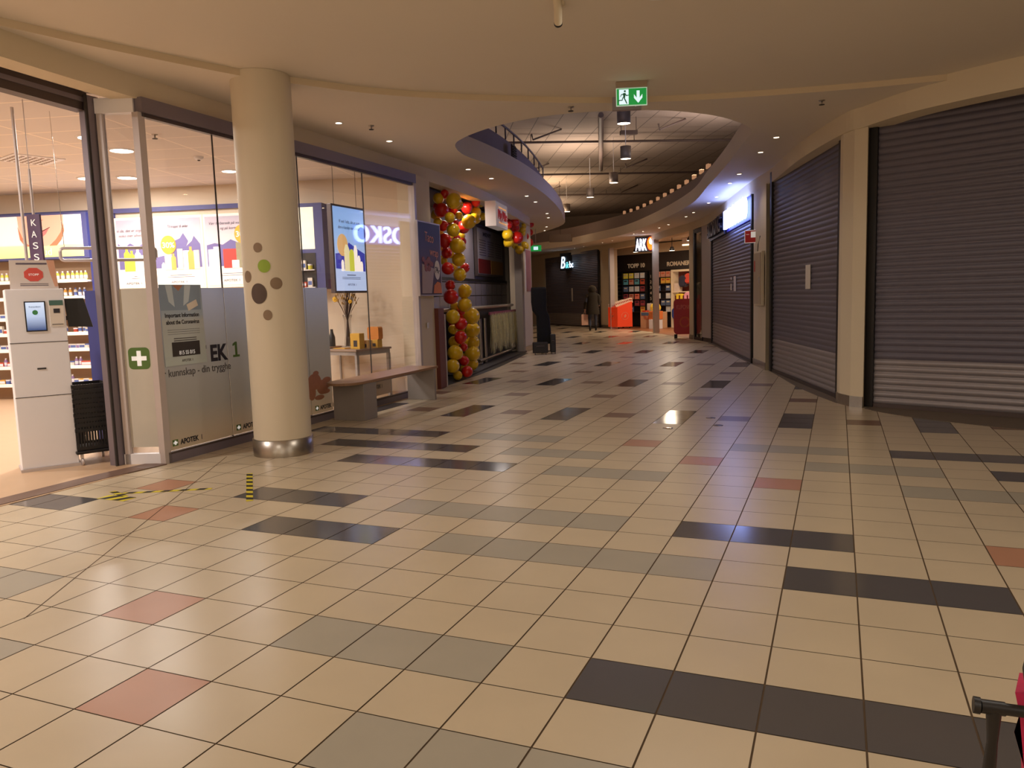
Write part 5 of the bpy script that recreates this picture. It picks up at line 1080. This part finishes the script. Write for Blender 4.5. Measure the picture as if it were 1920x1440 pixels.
# spots and tubes inside bookshop
for i, (x, y, z) in enumerate([(-6.3, 27.4, 3.0), (-4.95, 27.6, 3.0), (-3.9, 25.4, 3.2), (-3.65, 25.5, 3.22)]):
    t = thing('track_spotlight', ['bright track spotlight below the ARK sign inside the bookshop', 'bright track spotlight right of the door frame in the bookshop', 'left of the twin track spotlights in the bookshop', 'right of the twin track spotlights in the bookshop'][i], 'spotlight', (x, y, z)); b = MB(); b.lathe([(.1, .0), (.1, .05), (.05, .15)], 14, cap=False); b.build('head', black, t); b = MB(); b.lathe([(.001, 0), (.1, 0)], 14, cap=False); b.build('lamp', mat('spot_glow', (255, 240, 220), .5, emit=(255, 236, 210), es=9, var=0), t); b = MB(); b.tube([(0, 0, .15), (0, 0, 3.49-z)], .015, 6); b.build('stem', black, t)
t = thing('light_strip', 'long glowing strip light across the bookshop ceiling', 'strip light', (-4.4, 28.2, 3.2), rad(-25)); b = MB(); b.box(-.3, 2.6, -.04, .04, 0, .05); b.build('tube', mat('strip_glow', (255, 226, 180), .5, emit=(255, 216, 160), es=4, var=0), t); b = MB(); b.box(-.3, 2.6, -.05, .05, .05, .29); b.build('housing', white, t)
b = MB(); b.wall([(1, 22), (1, 30), (-2, 34)], 0, 3.5); b.wall([(-2.8, 21.6), (1, 22)], 0, 3.5); struct(b.build('wall_bookshop_side', mat('bookshop_wall', (190, 160, 126), .7)))

# Bik Bok sign
t = thing('clothes_shop_sign', 'dark box sign with white and turquoise Bik bok lettering before the far shutter', 'sign', (-11.0, 32.4, 0), rad(-24))
b = MB(); b.box(-.12, 1.0, 0, .12, 2.58, 3.38); b.build('box', black, t)
text('B', t, -.08, -.02, 2.68, .56, mat('bik_white', (220, 240, 255), .5, emit=(200, 230, 255), es=3, var=0), w=.26, ex=.01, shear=.2)
text('ik', t, .24, -.02, 2.68, .3, mat('bik_teal', (120, 210, 220), .5, emit=(110, 210, 220), es=1.6, var=0), w=.2, ex=.01, shear=.2)
text('bok', t, .48, -.02, 2.7, .3, mat('bik_white', (220, 240, 255)), w=.42, ex=.01)
# far green exit sign
t = thing('exit_sign', 'tiny green exit sign under the ceiling beyond the balloon garland', 'exit sign', (-7.9, 20.3, 0), rad(20)); b = MB(); b.box(0, .34, 0, .03, 2.62+.2, 3.0); b.build('panel', mat('exit_green', (24, 140, 62)), t); b = MB(); b.box(.1, .24, -.004, 0, 2.86, 2.96); b.build('arrow', ew, t); b = MB(); b.tube([(.17, .01, 3.0), (.17, .01, 3.5)], .01, 6); b.build('hanger', alu, t)
t = thing('hanging_box', 'small grey box hanging from the ceiling over the far end of the opening', 'box', (-9.4, 27.6, 3.55), rad(10)); b = MB(); b.box(-.45, .45, -.1, .1, 0.02, .3); b.build('body', mat('grey_box', (120, 104, 92), .6), t); b = MB(); b.tube([(0, 0, .3), (0, 0, 2.4)], .01, 6); b.build('wire', alu_d, t)

# ------------------------------------------------------------------ person
def skinned(name, chains, m, parent, levels=2):
    bm = bmesh.new(); lay = bm.verts.layers.skin.verify(); cache = {}
    def V(p):
        k = tuple(round(c, 4) for c in p[:3])
        if k not in cache:
            v = bm.verts.new(k); r = p[3] if len(p) > 3 else .05; r2 = p[4] if len(p) > 4 else r; v[lay].radius = (r, r2); cache[k] = v
        return cache[k]
    first = None
    for ch in chains:
        for a, b_ in zip(ch, ch[1:]):
            va, vb = V(a), V(b_)
            if first is None: first = va; va[lay].use_root = True
            if not bm.edges.get((va, vb)): bm.edges.new((va, vb))
    me = bpy.data.meshes.new(name); bm.to_mesh(me); bm.free()
    o = bpy.data.objects.new(name, me); C.objects.link(o); o.modifiers.new('s', 'SKIN').use_smooth_shade = True; sd = o.modifiers.new('d', 'SUBSURF'); sd.levels = levels; sd.render_levels = levels
    dg = bpy.context.evaluated_depsgraph_get(); dg.update(); me2 = bpy.data.meshes.new_from_object(o.evaluated_get(dg)); bpy.data.objects.remove(o); me2.name = name
    me2.materials.clear()
    for x in (m if isinstance(m, list) else [m]): me2.materials.append(x)
    for p in me2.polygons: p.use_smooth = True
    o = bpy.data.objects.new(name, me2); C.objects.link(o); o.parent = parent; return o
px_, py_ = -7.97, 27.11
jeans = mat('jeans', (66, 70, 86), .8, var=.12); skn = mat('skin', (196, 150, 124), .6, var=.03); park = mat('parka', (50, 42, 30), .85, var=.15); fur = mat('fur', (96, 80, 60), .95, var=.4, scale=60); boot = mat('boots', (22, 20, 20), .5)
t = thing('person', 'person in a dark hooded parka and jeans walking away, carrying a pale pink bag', 'person', (px_, py_, 0), rad(22))
# local: x right, y forward (away from camera)
pel = (0, 0, .93, .11, .07)
body = [[pel, (0, -.01, 1.08, .09, .05), (0, .0, 1.25, .09, .05), (0, .01, 1.40, .09, .05), (0, .02, 1.50, .055), (0, .03, 1.58, .085, .095), (0, .035, 1.67, .08, .09)],
        [(0, .01, 1.40, .09, .05), (-.2, 0, 1.38, .06), (-.27, -.03, 1.12, .05), (-.3, .0, .88, .038), (-.31, .02, .8, .035)],
        [(0, .01, 1.40, .09, .05), (.2, 0, 1.38, .06), (.27, .04, 1.13, .05), (.24, .14, .93, .038), (.23, .17, .86, .035)],
        [pel, (-.09, .02, .86, .09), (-.11, .12, .5, .062), (-.12, -.06, .13, .045), (-.12, -.05, .07, .045), (-.12, .08, .045, .04)],
        [pel, (.09, 0, .86, .09), (.11, .02, .48, .062), (.12, .1, .1, .045), (.12, .11, .06, .045), (.12, .22, .045, .04)]]
bo = skinned('body', body, [jeans, skn, boot], t)
for p in bo.data.polygons:
    z = p.center.z; x = p.center.x; p.material_index = 2 if z < .22 else (1 if (z > 1.45 or (abs(x) > .2 and z < 1.0)) else 0)
b = MB(); b.lathe([(.255, .66), (.262, .68), (.25, .85), (.215, 1.08), (.205, 1.2), (.215, 1.34), (.2, 1.42), (.14, 1.5), (.1, 1.56)], 28, (0, 0, 0), 1, .74)
for ch, rr in (([(-.13, 0, 1.42), (-.22, -.005, 1.36), (-.28, -.03, 1.12), (-.305, .0, .88)], [.08, .085, .07, .058]), ([(.13, 0, 1.42), (.22, .005, 1.36), (.275, .04, 1.13), (.245, .14, .93)], [.08, .085, .07, .058])): b.tube(ch, rr, 14)
b.build('parka', park, t)
b = MB(); b.ell((0, .01, 1.62), .15, .15, .15, 20, 14); b.build('hood', park, t)
b = MB(); b.tube([(.135*math.cos(a*PI/10), .1, 1.62+.14*math.sin(a*PI/10)) for a in range(20)], .035, 8, True); b.build('fur_trim', fur, t)
for sx, hx, hy, hz in ((-1, -.31, .02, .76), (1, .225, .19, .83)):
    b = MB(); b.ell((hx, hy, hz), .03, .035, .045, 10, 8)
    for k in range(4): b.tube([(hx-.02*sx+.005, hy-.03+.018*k, hz-.02), (hx-.02*sx, hy-.03+.02*k, hz-.07), (hx-.035*sx, hy-.03+.02*k, hz-.085)], [.009, .008, .006], 6)
    b.tube([(hx, hy+.04, hz+.01), (hx-.03*sx, hy+.055, hz-.03)], .009, 6); b.build('hand', skn, t)
mw = Matrix.Translation((px_, py_, 0)) @ Matrix.Rotation(rad(22), 4, 'Z')
t = thing('shopping_bag', 'pale pink carrier bag held in the left hand of the walking person', 'bag', mw @ Vector((-.33, .02, .25)), rad(40))
b = MB(); b.add([(-.14, -.05, 0), (.14, -.05, 0), (.14, .05, 0), (-.14, .05, 0), (-.13, -.02, .42), (.13, -.02, .42), (.13, .02, .42), (-.13, .02, .42)], [(0, 3, 2, 1), (0, 1, 5, 4), (1, 2, 6, 5), (2, 3, 7, 6), (3, 0, 4, 7)]); b.build('sack', mat('bag_pink', (206, 160, 136), .6, var=.1), t)
b = MB(); b.tube([(-.06, 0, .42), (-.02, 0, .5), (.02, 0, .5), (.06, 0, .42)], .006, 6); b.build('handle', mat('bag_pink', (206, 160, 136)), t)

# ------------------------------------------------------------------ push trolley at bottom right corner
t = thing('stroller', 'black stroller handle and stem with a magenta fabric side, cut by the right picture edge', 'stroller', (1.2, -1.15, 0), 0)
b = MB(); b.tube([(-.106, -.094, .816), (-.097, -.094, .8155)], .0125, 24); b.tube([(-.097, -.094, .8155), (-.064, -.088, .813)], .0105, 20); b.tube([(-.066, -.088, .813), (.3, -.03, .79)], .0088, 18); b.build('handlebar', black, t)
b = MB(); b.tube([(-.078, -.09, .812), (-.079, -.092, .76), (-.082, -.09, .7), (-.1, -.05, .1)], [.011, .0075, .010, .012], 14); b.build('stem', black, t)
b = MB(); b.tube([(.0, -.04, .93), (-.008, -.043, .9), (-.014, -.045, .86), (-.012, -.05, .822)], [.016, .02, .021, .018], 16); b.build('grip', black, t)
b = MB(); b.add([(-.045, -.055, .826), (-.039, -.06, .795), (-.045, -.06, .765), (-.03, -.06, .71), (.3, .0, .5), (.3, .0, .80), (-.01, .1, .79), (-.0, .1, .6), (.3, .15, .5), (.3, .15, .79)], [(0, 1, 2, 3, 4, 5), (0, 6, 7, 3, 2, 1), (6, 9, 8, 7), (3, 7, 8, 4), (0, 5, 9, 6)]); b.build('fabric_seat', mat('magenta_fabric', (196, 40, 84), .85, var=.1, scale=40, bump=.3), t)
b = MB(); b.tube([(-.1, -.05, .1), (.4, .05, .1)], .015); b.tube([(.4, .05, .1), (.3, .05, .55)], .015); b.build('frame', black, t)
for x, y in ((-.1, -.08), (-.1, .02), (.4, .05)): b = MB(); b.lathe([(.05, -.015), (.075, -.012), (.075, .012), (.05, .015)], 20); o = b.build('wheel', black, t); o.rotation_euler = (PI/2, 0, 0); o.location = (x, y, .076)

# ------------------------------------------------------------------ text widths
bpy.context.view_layer.update()
for o, w in TEXTS:
    d = o.dimensions.x/max(o.scale.x, 1e-6)
    if d > 0: o.scale.x = w/d
dg = bpy.context.evaluated_depsgraph_get()
for o in [o for o in C.objects if o.type == 'FONT']:
    me = bpy.data.meshes.new_from_object(o.evaluated_get(dg)); nm = o.name.split('.')[0]
    n_ = bpy.data.objects.new(nm, me); C.objects.link(n_); n_.parent = o.parent; n_.location = o.location; n_.rotation_euler = o.rotation_euler; n_.scale = o.scale
    bpy.data.objects.remove(o)

# ------------------------------------------------------------------ lights
def area(loc, size, e, col, rot=(0, 0, 0), sy=None):
    L = bpy.data.lights.new('area', 'AREA'); L.energy = e; L.color = col; L.size = size
    if sy: L.shape = 'RECTANGLE'; L.size_y = sy
    o = bpy.data.objects.new('area', L); C.objects.link(o); o.location = loc; o.rotation_euler = rot; return o
warm = (1, .93, .83)
area((-.24, 3.12, 3.52), .42, 24, warm).data.shape = 'DISK'
for x, y, e in ((2.2, .3, 20), (-2.5, -1.2, 26), (2.2, -4.0, 24)): area((x, y, 3.52), .42, e, warm).data.shape = 'DISK'
for p, e in (((.5, -4.5, 2.3), 50), ((4.8, -1.5, 2.3), 44), ((-3.2, -4.8, 2.3), 38)):  # added unseen fill lamps behind the camera, to brighten ceiling and floor
    L = bpy.data.lights.new('pt', 'POINT'); L.energy = e; L.color = warm; L.shadow_soft_size = .3; o = bpy.data.objects.new('pt', L); C.objects.link(o); o.location = p
# pharmacy
pw = (1, .95, .90)
for x, y, e in ((-6.86, 4.0, 60), (-7.19, 4.7, 50), (-9.3, 5.95, 50), (-8.8, 6.2, 40), (-7.2, 6.55, 26), (-5.75, 5.9, 12), (-8.5, 1.0, 100), (-12.0, 3.5, 110), (-6.3, .2, 90)):
    area((x, y, 3.345), .24, e*1.0, pw).data.shape = 'DISK'
area((-5.2, 24.9, 3.2), .3, 6, (.9, .95, 1)).data.shape = 'DISK'
for a_, e_ in ((2.0, 18), (5.5, 22)): area(at(OF, a_, .3, 3.25), .3, e_, (1, .86, .8)).data.shape = 'DISK'  # added lamps without fittings, to lift the dark snack bar interior
for x, y, e in ((-4.8, 26.3, 50), (-2.8, 26.5, 50), (-6.6, 28.2, 34)): area((x, y, 3.3), .4, e*1.6, (1, .8, .58)).data.shape = 'DISK'
# glow of the sign
area((-1.35, 14.9, 3.05), .4, 24, (.3, .42, 1), (0, rad(-110), rad(15)), 3.0)
# plenum: added unseen lamps facing up, to brighten the roof deck
for p, e, c in (((-2.4, 10, 4.3), 34, (.66, .66, 1)), ((-3.4, 14.2, 4.3), 34, (.86, .82, 1)), ((-6.5, 21, 4.3), 120, (1, .8, .62)), ((-10, 27.5, 4.3), 170, (1, .74, .48)), ((-1.6, 18, 4.4), 90, (1, .84, .76)), ((-13, 34, 4.4), 150, (1, .78, .55)), ((-10, 17, 4.4), 40, (1, .8, .7))):
    area(p, 2.2, e, c, (PI, 0, 0)).data.shape = 'DISK'
w = bpy.data.worlds.new('World'); bpy.context.scene.world = w; w.use_nodes = True
w.node_tree.nodes['Background'].inputs[0].default_value = (.9, .72, .55, 1); w.node_tree.nodes['Background'].inputs[1].default_value = .05

# ------------------------------------------------------------------ camera
cam = bpy.data.cameras.new('Camera'); co = bpy.data.objects.new('Camera', cam); C.objects.link(co)
cam.sensor_fit = 'HORIZONTAL'; cam.sensor_width = 36; cam.lens = 36*1466.4/1920; cam.clip_start = .02; cam.clip_end = 200
fw = Vector((-.38321504, .91694871, -.11113641)); rt = Vector((.92266446, .38560379, 0)); up = rt.cross(fw)
ro = 0.0306681435
# roll as measured on the floor grid
r2 = rt*math.cos(ro)-up*math.sin(ro)*-1*-1; u2 = up*math.cos(ro)+rt*math.sin(ro)
M = Matrix(((r2.x, u2.x, -fw.x), (r2.y, u2.y, -fw.y), (r2.z, u2.z, -fw.z))).to_4x4(); M.translation = Vector((.89548581, -2.54418838, 1.45227299))
co.matrix_world = M
sc = bpy.context.scene; sc.camera = co
sc.view_settings.view_transform = 'Standard'; sc.view_settings.look = 'None'; sc.view_settings.exposure = 0
sc.cycles.use_denoising = True
